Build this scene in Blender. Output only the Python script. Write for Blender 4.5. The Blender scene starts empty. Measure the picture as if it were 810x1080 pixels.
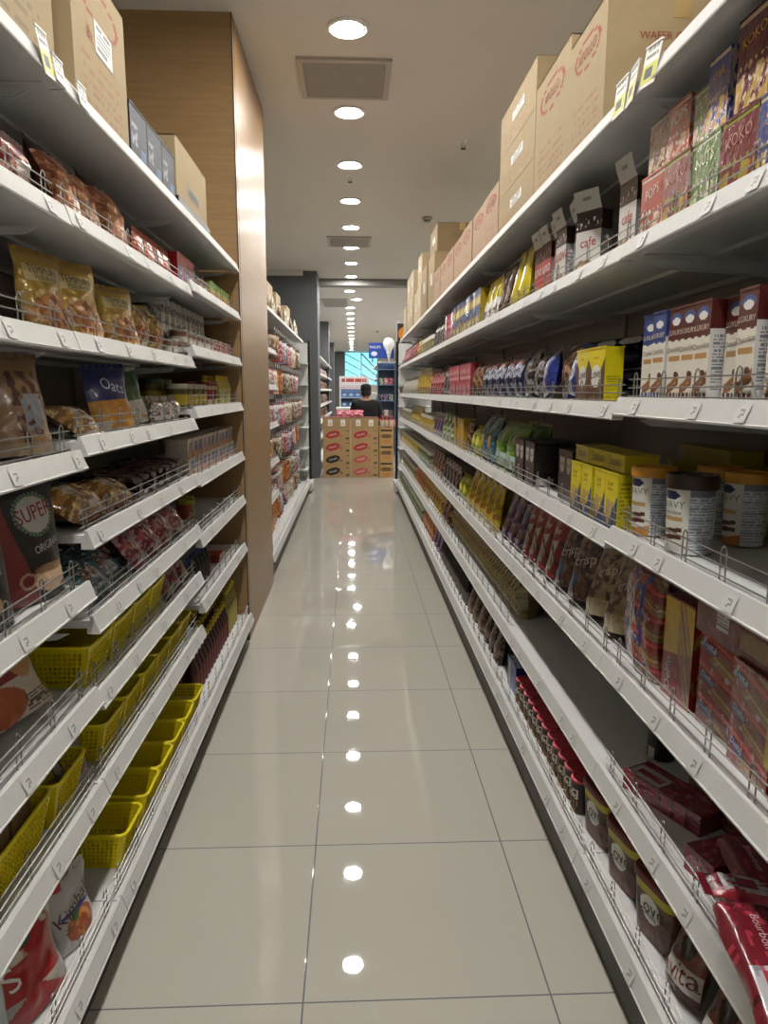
import bpy, math, random
from mathutils import Vector, noise, Euler
random.seed(7)
scene = bpy.context.scene
COL = scene.collection
PI = math.pi
K = 0.987

# ------------------------------------------------------------------ colours
def lin(c):
    return c / 12.92 if c <= 0.04045 else ((c + 0.055) / 1.055) ** 2.4
def hx(h):
    return tuple(lin(int(h[i:i + 2], 16) / 255) for i in (0, 2, 4))

# ------------------------------------------------------------------ materials
def new_mat(name):
    m = bpy.data.materials.new(name); m.use_nodes = True
    nt = m.node_tree
    return m, nt, nt.nodes['Principled BSDF']
def nd(nt, t, **kw):
    n = nt.nodes.new(t)
    for k, v in kw.items(): setattr(n, k, v)
    return n
def math_node(nt, op, a, b=None, c=None):
    n = nd(nt, 'ShaderNodeMath', operation=op)
    for i, v in enumerate((a, b, c)):
        if v is None: continue
        if isinstance(v, (int, float)): n.inputs[i].default_value = v
        else: nt.links.new(v, n.inputs[i])
    return n.outputs[0]
def mix_col(nt, fac, a, b, mode='MIX'):
    n = nd(nt, 'ShaderNodeMix', data_type='RGBA', blend_type=mode)
    for i, v in ((0, fac), (6, a), (7, b)):
        if isinstance(v, (int, float)): n.inputs[i].default_value = v
        elif isinstance(v, tuple): n.inputs[i].default_value = (*v, 1)
        else: nt.links.new(v, n.inputs[i])
    return n.outputs[2]
def noise_tex(nt, vec, scale, detail=3, rough=.5):
    n = nd(nt, 'ShaderNodeTexNoise')
    n.inputs['Scale'].default_value = scale; n.inputs['Detail'].default_value = detail
    n.inputs['Roughness'].default_value = rough
    if vec is not None: nt.links.new(vec, n.inputs['Vector'])
    return n.outputs['Fac']
def bump(nt, b, height, strength, dist=.002):
    n = nd(nt, 'ShaderNodeBump'); n.inputs['Strength'].default_value = strength; n.inputs['Distance'].default_value = dist
    nt.links.new(height, n.inputs['Height']); nt.links.new(n.outputs[0], b.inputs['Normal'])
def plain(name, col, rough=.5, metal=0., var=.06, nscale=12., bmp=0.):
    m, nt, b = new_mat(name)
    co = nd(nt, 'ShaderNodeTexCoord').outputs['Object']
    f = noise_tex(nt, co, nscale)
    dark = tuple(x * (1 - var) for x in col); lite = tuple(min(1, x * (1 + var)) for x in col)
    nt.links.new(mix_col(nt, f, dark, lite), b.inputs['Base Color'])
    b.inputs['Roughness'].default_value = rough; b.inputs['Metallic'].default_value = metal
    if bmp: bump(nt, b, f, bmp)
    return m
def printed(name, rough, bmp, bscale, var=.08, coat=0., metal=0.):
    m, nt, b = new_mat(name)
    at = nd(nt, 'ShaderNodeAttribute', attribute_name='print').outputs['Color']
    co = nd(nt, 'ShaderNodeTexCoord').outputs['Object']
    f = noise_tex(nt, co, bscale, 4)
    g = math_node(nt, 'MULTIPLY_ADD', f, 2 * var, 1 - var)
    cmb = nd(nt, 'ShaderNodeCombineColor')
    for i in range(3): nt.links.new(g, cmb.inputs[i])
    nt.links.new(mix_col(nt, 1., at, cmb.outputs[0], 'MULTIPLY'), b.inputs['Base Color'])
    b.inputs['Roughness'].default_value = rough; b.inputs['Coat Weight'].default_value = coat
    b.inputs['Metallic'].default_value = metal
    b.inputs['Coat Roughness'].default_value = .15
    if bmp: bump(nt, b, f, bmp, .004)
    return m
M = {}
M['paper'] = printed('printed_card', .5, .05, 60)
M['gloss'] = printed('glossy_printed_box', .35, .05, 30, coat=.25)
M['film'] = printed('printed_plastic_film', .3, .55, 38, .12, coat=.35)
M['foil'] = printed('metallised_film', .28, .7, 45, .2, coat=.5, metal=.25)
M['wrap'] = printed('shiny_clear_overwrap', .22, .6, 55, .25, coat=.8)
M['plastic'] = printed('moulded_plastic', .35, 0, 10, .04)
M['board'] = printed('corrugated_board', .75, .12, 25, .07)
M['shelf'] = plain('powder_coated_steel', hx('CFCECB'), .4, 0, .03)
M['rail'] = plain('grey_white_price_rail', hx('CBC9C4'), .55, 0, .05, 30)
M['back'] = plain('shelving_back_steel', hx('A0988D'), .55, 0, .05, 4)
M['kick'] = plain('dark_kick_plate', hx('3A3733'), .5, 0, .1)
M['wire'] = plain('chromed_wire', hx('A3A19C'), .42, 1., .05)
M['tag'] = plain('price_label_paper', hx('DCDAD6'), .5, 0, .02)
M['dark'] = plain('black_steel', hx('1B1B1C'), .45, 0, .1)
M['ceil'] = plain('painted_ceiling', hx('DAD4CB'), .9, 0, .015, .6)
M['wall'] = plain('painted_wall', hx('CBC6BC'), .8, 0, .03, 1)
M['pillar'] = plain('dark_grey_paint', hx('58585A'), .6, 0, .05, 1)
M['pillarside'] = M['wall']
M['beam'] = plain('grey_downstand_paint', hx('8E8C86'), .7, 0, .03, 1)
M['vent'] = plain('vent_grey_metal', hx('A39D95'), .5, .2, .05)
M['ventframe'] = plain('vent_frame_paint', hx('B3ABA0'), .6, 0, .03)
M['white'] = plain('white_plastic', hx('E4E2DE'), .4, 0, .03)
M['skin'] = plain('skin', hx('A97C62'), .5, 0, .08, 20)
M['cloth'] = plain('black_cloth', hx('101013'), .85, 0, .25, 40, .3)
M['trouser'] = plain('dark_trousers_cloth', hx('24252B'), .85, 0, .2, 40, .3)
M['cap'] = plain('black_cap_cloth', hx('0C0C0E'), .8, 0, .25, 40, .3)
M['hair'] = plain('dark_hair', hx('1A1512'), .6, 0, .3, 90, .5)

def emit(name, col, s):
    m, nt, b = new_mat(name)
    b.inputs['Base Color'].default_value = (*col, 1)
    b.inputs['Emission Color'].default_value = (*col, 1)
    b.inputs['Emission Strength'].default_value = s
    return m
M['lamp'] = emit('lit_diffuser', (1., .98, .945), 255.)
M['lampcool'] = emit('lit_cool_diffuser', (1., .99, .97), 400.)
M['sky'] = emit('bright_window_glass', hx('6FC4D8'), 2.2)

def floor_mat():
    m, nt, b = new_mat('polished_porcelain_tile')
    pos = nd(nt, 'ShaderNodeNewGeometry').outputs['Position']
    sep = nd(nt, 'ShaderNodeSeparateXYZ'); nt.links.new(pos, sep.inputs[0])
    T = .6
    def axis(o, off):
        s = math_node(nt, 'DIVIDE', math_node(nt, 'SUBTRACT', o, off), T)
        fr = math_node(nt, 'FRACT', s)
        d = math_node(nt, 'ABSOLUTE', math_node(nt, 'SUBTRACT', fr, .5))
        return math_node(nt, 'GREATER_THAN', d, .5 - .0021 / T), math_node(nt, 'FLOOR', s)
    gx, ix = axis(sep.outputs[0], -.126); gy, iy = axis(sep.outputs[1], 1.49)
    grout = math_node(nt, 'MAXIMUM', gx, gy)
    cmb = nd(nt, 'ShaderNodeCombineXYZ'); nt.links.new(ix, cmb.inputs[0]); nt.links.new(iy, cmb.inputs[1])
    wn = nd(nt, 'ShaderNodeTexWhiteNoise', noise_dimensions='3D'); nt.links.new(cmb.outputs[0], wn.inputs['Vector'])
    fine = noise_tex(nt, pos, 90, 4, .6); cloud = noise_tex(nt, pos, 2.5, 3)
    c = mix_col(nt, fine, hx('B6B2A5'), hx('BFBBAF'))
    c = mix_col(nt, math_node(nt, 'MULTIPLY', cloud, .5), c, hx('B5B1A5'))
    c = mix_col(nt, math_node(nt, 'MULTIPLY', wn.outputs['Value'], .25), c, hx('B1AD9F'))
    c = mix_col(nt, grout, c, hx('55565B'))
    nt.links.new(c, b.inputs['Base Color'])
    st = nd(nt, 'ShaderNodeMapping'); st.inputs['Scale'].default_value = (1, .25, 1); nt.links.new(pos, st.inputs[0])
    r = math_node(nt, 'MULTIPLY_ADD', noise_tex(nt, st.outputs[0], 14, 4), .03, .008)
    r = math_node(nt, 'MAXIMUM', r, math_node(nt, 'MULTIPLY', grout, .6))
    nt.links.new(r, b.inputs['Roughness'])
    b.inputs['IOR'].default_value = 1.68
    h = math_node(nt, 'SUBTRACT', math_node(nt, 'MULTIPLY', noise_tex(nt, pos, 7, 2), .25), grout)
    bump(nt, b, h, .06, .0012)
    return m
M['floor'] = floor_mat()

def wood_mat():
    m, nt, b = new_mat('oak_laminate')
    pos = nd(nt, 'ShaderNodeNewGeometry').outputs['Position']
    mp = nd(nt, 'ShaderNodeMapping'); mp.inputs['Scale'].default_value = (1.2, 1.2, 22); nt.links.new(pos, mp.inputs[0])
    f = noise_tex(nt, mp.outputs[0], 2.2, 6, .65)
    mp2 = nd(nt, 'ShaderNodeMapping'); mp2.inputs['Scale'].default_value = (4, 4, 160); nt.links.new(pos, mp2.inputs[0])
    g = noise_tex(nt, mp2.outputs[0], 2, 3)
    c = mix_col(nt, f, hx('8E6E4A'), hx('BC9C70'))
    c = mix_col(nt, math_node(nt, 'MULTIPLY', g, .45), c, hx('7A5C3C'))
    nt.links.new(c, b.inputs['Base Color']); b.inputs['Roughness'].default_value = .34; b.inputs['Specular IOR Level'].default_value = .32
    bump(nt, b, g, .15, .001)
    return m
M['wood'] = wood_mat()

# ------------------------------------------------------------------ geometry collector with per-face print colours
FONT_CACHE = {}
def text_geo(s):
    if s not in FONT_CACHE:
        cu = bpy.data.curves.new('t', 'FONT'); cu.body = s; cu.size = 1; cu.resolution_u = 2
        o = bpy.data.objects.new('t', cu); COL.objects.link(o)
        dg = bpy.context.evaluated_depsgraph_get(); dg.update()
        me = bpy.data.meshes.new_from_object(o.evaluated_get(dg))
        vs = [(v.co.x, v.co.y) for v in me.vertices]; fs = [tuple(p.vertices) for p in me.polygons]
        bpy.data.objects.remove(o); bpy.data.curves.remove(cu); bpy.data.meshes.remove(me)
        x0 = min(v[0] for v in vs); x1 = max(v[0] for v in vs); y0 = min(v[1] for v in vs); y1 = max(v[1] for v in vs)
        FONT_CACHE[s] = ([((x - (x0 + x1) / 2) / (y1 - y0), (y - (y0 + y1) / 2) / (y1 - y0)) for x, y in vs], fs)
    return FONT_CACHE[s]

class G:
    def __init__(s): s.v = []; s.f = []; s.c = []
    def face(s, vs, col):
        b = len(s.v); s.v += [tuple(p) for p in vs]; s.f.append(tuple(range(b, b + len(vs)))); s.c.append(col)
    def grid(s, S, nu, nv, P, flip=False):
        b = len(s.v)
        for j in range(nv + 1):
            for i in range(nu + 1): s.v.append(tuple(S(i / nu, j / nv)))
        for j in range(nv):
            for i in range(nu):
                q = (b + j * (nu + 1) + i, b + j * (nu + 1) + i + 1, b + (j + 1) * (nu + 1) + i + 1, b + (j + 1) * (nu + 1) + i)
                s.f.append(q[::-1] if flip else q)
                s.c.append(P((i + .5) / nu, (j + .5) / nv) if callable(P) else P)
    def text(s, S, w, h, items, off=.0012):
        for (t, cu, cv, hh, col, *rot) in items:
            vs, fs = text_geo(t); a = math.radians(rot[0]) if rot else 0.; b = len(s.v); ca, sa = math.cos(a), math.sin(a)
            for x, y in vs:
                X, Y = x * hh, y * hh
                s.v.append(tuple(S(cu + (X * ca - Y * sa) / w, cv + (X * sa + Y * ca) / h, off)))
            for f in fs: s.f.append(tuple(b + i for i in f)); s.c.append(col)
    def box(s, x0, x1, y0, y1, z0, z1, col=(.5, .5, .5)):
        p = [(x0, y0, z0), (x1, y0, z0), (x1, y1, z0), (x0, y1, z0), (x0, y0, z1), (x1, y0, z1), (x1, y1, z1), (x0, y1, z1)]
        b = len(s.v); s.v += p
        for q in ((3, 2, 1, 0), (4, 5, 6, 7), (0, 1, 5, 4), (1, 2, 6, 5), (2, 3, 7, 6), (3, 0, 4, 7)):
            s.f.append(tuple(b + i for i in q)); s.c.append(col)
    def prism(s, prof, a0, a1, axis='y', col=(.5, .5, .5)):
        n = len(prof); b = len(s.v)
        for a in (a0, a1):
            for (p, q) in prof:
                s.v.append((p, a, q) if axis == 'y' else (a, p, q) if axis == 'x' else (p, q, a))
        for i in range(n):
            j = (i + 1) % n; s.f.append((b + i, b + j, b + n + j, b + n + i)); s.c.append(col)
        s.f.append(tuple(b + i for i in range(n))[::-1]); s.c.append(col)
        s.f.append(tuple(b + n + i for i in range(n))); s.c.append(col)
    def tube(s, pts, r, n=5, col=(.5, .5, .5)):
        pts = [Vector(p) for p in pts]; rings = []
        for i, p in enumerate(pts):
            d = (pts[min(i + 1, len(pts) - 1)] - pts[max(i - 1, 0)]).normalized()
            a = d.cross(Vector((0, 0, 1)) if abs(d.z) < .9 else Vector((1, 0, 0))).normalized(); c = d.cross(a)
            b = len(s.v); rings.append(b)
            for k in range(n):
                t = 2 * PI * k / n; s.v.append(tuple(p + (a * math.cos(t) + c * math.sin(t)) * r))
        for i in range(len(rings) - 1):
            for k in range(n):
                s.f.append((rings[i] + k, rings[i] + (k + 1) % n, rings[i + 1] + (k + 1) % n, rings[i + 1] + k)); s.c.append(col)
        s.f.append(tuple(rings[0] + k for k in range(n))); s.c.append(col)
        s.f.append(tuple(rings[-1] + k for k in range(n))[::-1]); s.c.append(col)
    def lathe(s, prof, n=20, P=None, sq=0., cx=0., cy=0.):
        # prof: (r, z, colour); colour may be callable of (u, v) on label areas
        def pt(r, z, k):
            t = 2 * PI * k / n; c, q = math.cos(t), math.sin(t)
            m = 1.
            if sq: m = 1 / (abs(c) ** sq + abs(q) ** sq) ** (1 / sq)
            return (cx - r * q * m, cy + r * c * m, z)
        b = len(s.v)
        for r, z, _ in prof:
            for k in range(n): s.v.append(pt(r, z, k))
        for i in range(len(prof) - 1):
            for k in range(n):
                s.f.append((b + i * n + k, b + i * n + (k + 1) % n, b + (i + 1) * n + (k + 1) % n, b + (i + 1) * n + k))
                cc = prof[i + 1][2]
                # u=.5 faces -y, u grows with +x
                u = ((k + .5) / n)
                s.c.append(cc(u, i + .5) if callable(cc) else cc)
        if prof[0][0] > 1e-5: s.f.append(tuple(b + k for k in range(n))[::-1]); s.c.append(prof[0][2] if not callable(prof[0][2]) else (.5, .5, .5))
        e = b + (len(prof) - 1) * n
        if prof[-1][0] > 1e-5:
            s.f.append(tuple(e + k for k in range(n))); cc = prof[-1][2]; s.c.append(cc if not callable(cc) else (.5, .5, .5))
    def mesh(s, name, mat, smooth=None):
        me = bpy.data.meshes.new(name); me.from_pydata(s.v, [], s.f)
        at = me.attributes.new('print', 'FLOAT_COLOR', 'CORNER'); buf = []
        for f, c in zip(s.f, s.c):
            buf += [c[0], c[1], c[2], 1.] * len(f)
        at.data.foreach_set('color', buf)
        me.materials.append(M[mat] if isinstance(mat, str) else mat)
        if smooth is not None:
            me.polygons.foreach_set('use_smooth', [True] * len(me.polygons))
            me.set_sharp_from_angle(angle=math.radians(smooth))
        me.validate(); me.update()
        return me

# ------------------------------------------------------------------ printed artwork: layers over (u, v)
def fbm(x, y, z):
    return noise.noise((x, y, z)) + .5 * noise.noise((2.1 * x, 2.1 * y, z + 4)) + .3 * noise.noise((4.7 * x, 4.7 * y, z + 8))
def art(bg, *L):
    def P(u, v):
        c = bg
        for l in L:
            k = l[0]
            if k == 'r':
                if l[1] <= u <= l[3] and l[2] <= v <= l[4]: c = l[5]
            elif k == 'o':
                if ((u - l[1]) / l[3]) ** 2 + ((v - l[2]) / l[4]) ** 2 < 1: c = l[5]
            elif k == 'b':
                if l[1] <= v <= l[2]: c = l[3]
            elif k == 's':   # wavy band: v0 v1 colour amp freq
                w = l[4] * math.sin(l[5] * u * 6.28)
                if l[1] + w <= v <= l[2] + w: c = l[3]
            elif k == 'n':   # blobs: scale thr colour seed [v0 v1 u0 u1]
                a = l[5:] + (0, 1, 0, 1)[len(l) - 5:]
                if a[0] <= v <= a[1] and a[2] <= u <= a[3]:
                    q = (fbm(u * l[1] + l[4] * 9.1, v * l[1] * 1.3, l[4]) - l[2]) / .16 + .5
                    if q > 0: q = min(1, q); c = tuple(x + (y - x) * q for x, y in zip(c, l[3]))
            elif k == 'l':   # rows of small print: u0 v0 u1 v1 rows colour
                if l[1] <= u <= l[3] and l[2] <= v <= l[4]:
                    q = (v - l[2]) / (l[4] - l[2]) * l[5]
                    if q % 1 > .45 and noise.noise((u * 23, int(q) * 7.7, 3)) > -.22: c = l[6]
            elif k == 't':   # triangle standing on v0, apex v1: cu half v0 v1 colour
                if l[3] <= v <= l[4] and abs(u - l[1]) < l[2] * (1 - (v - l[3]) / (l[4] - l[3])): c = l[5]
            elif k == 'g':   # diagonal strokes: u0 v0 u1 v1 freq duty colour slope
                if l[1] <= u <= l[3] and l[2] <= v <= l[4] and ((u * l[8] + v) * l[5]) % 1 < l[6]: c = l[7]
        return c
    return P

# ------------------------------------------------------------------ product bodies -> prototypes
def proto(name, mesh, size, parts=()):
    return dict(name=name, mesh=mesh, size=size, parts=list(parts))
BOXC = {}
def box_product(name, w, h, d, front, side, top, texts=(), side_texts=(), mat='gloss', res=420, back=None, parts=(), jog=0.):
    g = G(); X, Y = w / 2, d / 2
    Sf = lambda u, v, o=0.: ((u - .5) * w, -Y - o, v * h)
    Sr = lambda u, v, o=0.: (X + o, (u - .5) * d, v * h)
    Sl = lambda u, v, o=0.: (-X - o, (.5 - u) * d, v * h)
    St = lambda u, v, o=0.: ((u - .5) * w, (v - .5) * d, h + o)
    n = lambda a: max(2, min(72, int(a * res)))
    g.grid(Sf, n(w), n(h), front)
    for S in (Sr, Sl): g.grid(S, n(d) if callable(side) else 1, n(h) if callable(side) else 1, side)
    g.grid(St, n(w) if callable(top) else 1, n(d) if callable(top) else 1, top)
    bc = back or (side if not callable(side) else side(.01, .5))
    g.face([(X, Y, 0), (-X, Y, 0), (-X, Y, h), (X, Y, h)], bc)
    g.face([(-X, Y, 0), (X, Y, 0), (X, -Y, 0), (-X, -Y, 0)], bc)
    g.text(Sf, w, h, texts); g.text(Sl, d, h, side_texts); g.text(Sr, d, h, side_texts)
    # folded end-flap edge along the top
    e = .0016
    ed = top if not callable(top) else top(.5, .02)
    g.box(-X - e, X + e, -Y - e, -Y + .002, h - .003, h + e, ed)
    g.box(-X - e, X + e, Y - .002, Y + e, h - .003, h + e, ed)
    return proto(name, g.mesh(name, mat), (w, d, h), parts)

def pouch(name, w, h, t, front, back, texts=(), kind='stand', seed=1, mat='film', nu=44, nv=50, crease=1., seal=None, extra=()):
    def thick(v):
        if kind == 'stand': return t / 2 * (max(0, 1 - v ** 1.7)) ** .75 * (.75 + .25 * min(1, v * 6)) + .0012
        if kind == 'pillow': return t / 2 * (max(0, math.sin(PI * v))) ** .55 + .0012
        return t / 2 * (.35 + .65 * math.sin(PI * min(1, max(0, v))) ** .5) * (1 if v < .93 else max(.1, (1 - v) / .07)) + .0012
    def S(u, v, o=0., sg=-1):
        u = min(1., max(0., u)); v = min(1., max(0., v))
        wid = w * (1 - .07 * math.sin(PI * v)) if kind != 'brick' else w
        x = (u - .5) * wid
        prof = max(0., 1 - abs(2 * u - 1) ** (2.4 if kind != 'brick' else 8)) ** .7
        T = thick(v) * prof
        nz = noise.noise((u * 3.1 + seed * 5.3, v * 3.7, seed * 1.7 + sg)) * .55 + noise.noise((u * 8 + seed, v * 9, 2.2 * sg)) * .3
        T *= 1 + .35 * crease * nz
        fold = .006 * crease * math.sin(v * 9 + seed) * (1 - prof)
        z = v * h + (.004 * noise.noise((u * 5, seed * 3., 0)) if v > .97 else 0)
        return (x + fold, sg * (T + o), z)
    g = G()
    g.grid(lambda u, v: S(u, v), nu, nv, front)
    g.grid(lambda u, v: S(1 - u, v, 0, 1), max(6, nu // 2), nv // 2, back)
    # bottom gusset
    b = [S(i / 8, 0, 0, -1) for i in range(9)] + [S(1 - i / 8, 0, 0, 1) for i in range(1, 8)]
    g.face(b[::-1], back if not callable(back) else back(.5, .02))
    g.text(S, w, h, texts, .0022)
    parts = []
    sc = seal or (back if not callable(back) else back(.5, .9))
    for nm, v0 in (('top_seal', h), ('bottom_seal', -.0)):
        if nm == 'bottom_seal' and kind != 'pillow': continue
        s = G(); n = 14; hh = .016 if nm == 'top_seal' else -.014
        for i in range(n):
            x0, x1 = (i / n - .5) * w, ((i + 1) / n - .5) * w
            y0 = .0022 * (1 if i % 2 else -1); y1 = -y0
            A = [(x0, y0, v0), (x1, y1, v0), (x1, y1, v0 + hh), (x0, y0, v0 + hh)]
            s.face(A, sc)
            s.face([(x, y + .0012, z) for x, y, z in A][::-1], sc)
        parts.append((nm, s.mesh(nm, mat), ()))
    zo = .014 if kind == 'pillow' else 0
    p = proto(name, g.mesh(name, mat, 60), (w, t, h + .016), parts + list(extra)); p['zo'] = zo
    return p

def tub(name, r, h, label, lidc, bodyc, texts=(), sq=0., taper=.9, lidh=.022, nseg=96, mat='plastic', rim=.004):
    g = G(); nv = 60 if nseg > 60 else 22
    rr = lambda v: r * (taper + (1 - taper) * v)
    prof = [(rr(0) * .9, 0, bodyc), (rr(0), .003, bodyc)]
    for j in range(1, nv + 1):
        v = j / nv
        prof.append((rr(v), .003 + (h - lidh - .003) * v, (lambda vv: (lambda u, _: label(u, vv)))(v - .5 / nv)))
    g.lathe(prof, nseg, sq=sq)
    def S(u, v, o=0.):
        a = 2 * PI * u; c, q = math.cos(a), math.sin(a); m = 1 / (abs(c) ** sq + abs(q) ** sq) ** (1 / sq) if sq else 1
        R = rr(min(1, max(0, v))) + o
        return (-R * q * m, R * c * m, .003 + (h - lidh - .003) * v)
    g.text(S, 2 * PI * r * (1.1 if sq else 1), h - lidh, texts, .0012)
    l = G(); z = h - lidh
    l.lathe([(r - .002, z, lidc), (r + rim, z, lidc), (r + rim, z + lidh * .75, lidc), (r + rim - .003, z + lidh, lidc), (r - .006, z + lidh, lidc), (r - .008, z + lidh - .004, lidc)], nseg, sq=sq)
    return proto(name, g.mesh(name, mat, 40), (2 * (r + rim), 2 * (r + rim), h), [('lid', l.mesh('lid', mat, 40), ())])

def bottle(name, r, h, prof, capc, label, cap_r, cap_h, nseg=16, mat='plastic'):
    g = G(); pr = [(r * .9, 0, prof[0][2])] + [(r * a, h * b, c if not isinstance(c, str) else (lambda vv: (lambda u, _: label(u, vv)))(b)) for a, b, c in prof]
    g.lathe(pr, nseg)
    c = G(); z = h * prof[-1][1] - .002
    c.lathe([(cap_r, z, capc), (cap_r * 1.02, z + cap_h * .8, capc), (cap_r * .9, z + cap_h, capc)], 12)
    return proto(name, g.mesh(name, mat, 40), (2 * r, 2 * r, z + cap_h), [('cap', c.mesh('cap', 'plastic', 40), ())])

# ------------------------------------------------------------------ placing
ORD = 'first second third fourth fifth sixth seventh eighth ninth tenth eleventh twelfth thirteenth fourteenth fifteenth sixteenth seventeenth eighteenth nineteenth twentieth'.split()
def ordinal(i):
    if i < 20: return ORD[i]
    tens = {2: 'twenty', 3: 'thirty', 4: 'forty', 5: 'fifty'}[(i + 1) // 10] if (i + 1) // 10 in (2, 3, 4, 5) else 'sixty'
    k = (i + 1) % 10
    return tens + ('-' + ORD[k - 1] if k else '')
USED = {}
def put(p, loc, rot=(0, 0, 0), label='', cat='', group=None, scale=1.):
    o = bpy.data.objects.new(p['name'], p['mesh']); COL.objects.link(o)
    o.location = loc; o.rotation_euler = rot; o.scale = (scale,) * 3 if not isinstance(scale, tuple) else scale
    o['label'] = label; o['category'] = cat
    if group: o['group'] = group
    for nm, me, subs in p['parts']:
        c = bpy.data.objects.new(nm, me); COL.objects.link(c); c.parent = o
        for nm2, me2 in subs:
            d = bpy.data.objects.new(nm2, me2); COL.objects.link(d); d.parent = c
    USED.setdefault(label, []).append(o)
    return o
def solo(name, g, mat, label=None, cat=None, loc=(0, 0, 0), rot=(0, 0, 0), parent=None, group=None, kind=None, smooth=None):
    me = g.mesh(name, mat, smooth) if isinstance(g, G) else g
    o = bpy.data.objects.new(name, me); COL.objects.link(o); o.location = loc; o.rotation_euler = rot
    if parent: o.parent = parent
    if label: o['label'] = label
    if cat: o['category'] = cat
    if group: o['group'] = group
    if kind: o['kind'] = kind
    return o
def empty(name, loc, label, cat, group=None, rz=0):
    o = bpy.data.objects.new(name, None); COL.objects.link(o); o.location = loc; o.rotation_euler = (0, 0, rz); o.empty_display_size = .1
    o['label'] = label; o['category'] = cat
    if group: o['group'] = group
    return o

# shelf heights (price-rail top edge) bay by bay
RL0 = [2.150, 1.803, 1.434, 1.111, .770, .460, .200]
RL1 = [2.150, 1.800, 1.422, 1.096, .768, .458, .200]
LA = [2.114, 1.838, 1.575, 1.313, 1.006, .743, .498, .175]
LB = [2.114, 1.842, 1.576, 1.341, 1.124, .917, .725, .500, .175]
LC = [2.114, 1.865, 1.623, 1.384, 1.112, .866, .592, .175]
LF = [2.13, 1.80, 1.50, 1.18, .86, .56, .19]
XR, XL, XF = .655, -.62, -.69
SURF = .012
RN = 'top second third fourth fifth sixth floor-level'.split()
def level(side, lev, y):
    if side == 'R': t = RL0 if y < 1.755 else RL1
    elif side == 'L': t = LA if y < 1.65 else LB if y < 2.815 else LC
    else: t = LF
    return t[lev - 1] - SURF
def nm(side, lev, y):
    if side == 'R': return f'right {RN[lev - 1]} shelf'
    if side == 'F': return f'{RN[lev - 1]} shelf beyond wood column'
    b, T = ('near left bay', LA) if y < 1.65 else ('middle left bay', LB) if y < 2.815 else ('left bay beside column', LC)
    last = 'floor-level' if lev == len(T) else ORD[lev - 1] if lev > 1 else 'top'
    return f'{last} shelf, {b}'
def spot(side, lev, y, d, p, z=None, dz=0., dd=None):
    zz = level(side, lev, y) if z is None else z
    dep = (p['size'][1] if dd is None else dd) / 2
    if lev == 7 and side == 'R' or (side == 'L' and zz < .2): d -= .03
    x = XR + d + dep if side == 'R' else (XL if side == 'L' else XF) - d - dep
    return Vector((x, y, zz + dz + .0008 + p.get('zo', 0)))
def face_rot(side, yaw=0, lean=0, roll=0):
    return (math.radians(lean), math.radians(roll), math.radians((-90 if side == 'R' else 90) + yaw))
def above(side, lev, y):
    if lev == 1: return 9.
    return level(side, lev - 1, y) + SURF - .048
FIT = {}
def fit(p, rot):
    k = (p['mesh'].name, tuple(round(a, 4) for a in rot))
    if k not in FIT:
        m = Euler(rot).to_matrix(); b = [9, -9, 9, -9, 9, -9]
        for me in [p['mesh']] + [q[1] for q in p['parts']]:
            for v in me.vertices:
                c = m @ v.co
                for i in range(3): b[2 * i] = min(b[2 * i], c[i]); b[2 * i + 1] = max(b[2 * i + 1], c[i])
        FIT[k] = b
    return FIT[k]
def one(side, lev, y, p, desc, cat, d=.03, dz=0., yaw=0, lean=0, roll=0, where=True, group=None, scale=1., label=None):
    rot = face_rot(side, yaw, lean, roll)
    b = fit(p, rot); z0 = level(side, lev, y)
    if (abs(lean) > 1 or abs(roll) > 1) and dz < .05: dz = 0.
    if (side == 'R' and lev == 7) or (side == 'L' and z0 < .2): d -= .03
    k = min(1., (above(side, lev, y) - z0 - dz - .004) / (b[5] - b[4]))
    dep = (XR + d if side == 'R' else XL - d if side == 'L' else XF - d)
    k = min(k, (.445 - d) / (b[1] - b[0]))
    x = dep - b[0] * k if side == 'R' else dep - b[1] * k
    sc = tuple(k * s for s in scale) if isinstance(scale, tuple) else k * scale
    lab = label or (f'{desc} on {nm(side, lev, y)}' if where else desc)
    return put(p, (x, y, z0 + dz + .0008 - b[4] * (sc[2] if isinstance(sc, tuple) else sc)), rot, lab, cat, group, sc)
def row(side, lev, y0, y1, p, desc, cat, d=.03, n=None, yaw=0, lean=0, layers=1, rows=1, jit=.004, gapz=.0015, group=None, yj=3., where=None, ddy=0):
    w = p['size'][0]
    n = n or max(1, int((y1 - y0) / (w * 1.02)))
    ym = (y0 + y1) / 2; place = where or nm(side, lev, ym)
    for r in range(rows):
        for l in range(layers):
            for i in range(n):
                y = y0 + (i + .5) * (y1 - y0) / n + random.uniform(-jit, jit)
                q = desc
                if rows > 1: q = f'{"front-row" if r == 0 else "second-row" if r == 1 else "back-row"} {q}'
                if layers > 1: q = f'{"lower" if l == 0 else "upper" if layers == 2 or l == layers - 1 else "middle"} {q}'
                lab = f'{q}, {place}' + (f', {ordinal(i)} from camera' if n > 1 else '')
                one(side, lev, y, p, '', cat, d + r * (p['size'][1] + .006) + random.uniform(0, jit), l * (p['size'][2] + gapz), yaw + random.uniform(-yj, yj), lean, group=group or f'{desc} row, {place}', label=lab)
C = hx
WH, CR, YE, BR, MA, RE, NV, BK = C('E8E5DD'), C('D9CDB4'), C('E9D413'), C('4A2C1C'), C('5E1F20'), C('B5161C'), C('161C4A'), C('121113')
CARD, CARD2 = C('AE9873'), C('A18A66')

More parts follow.
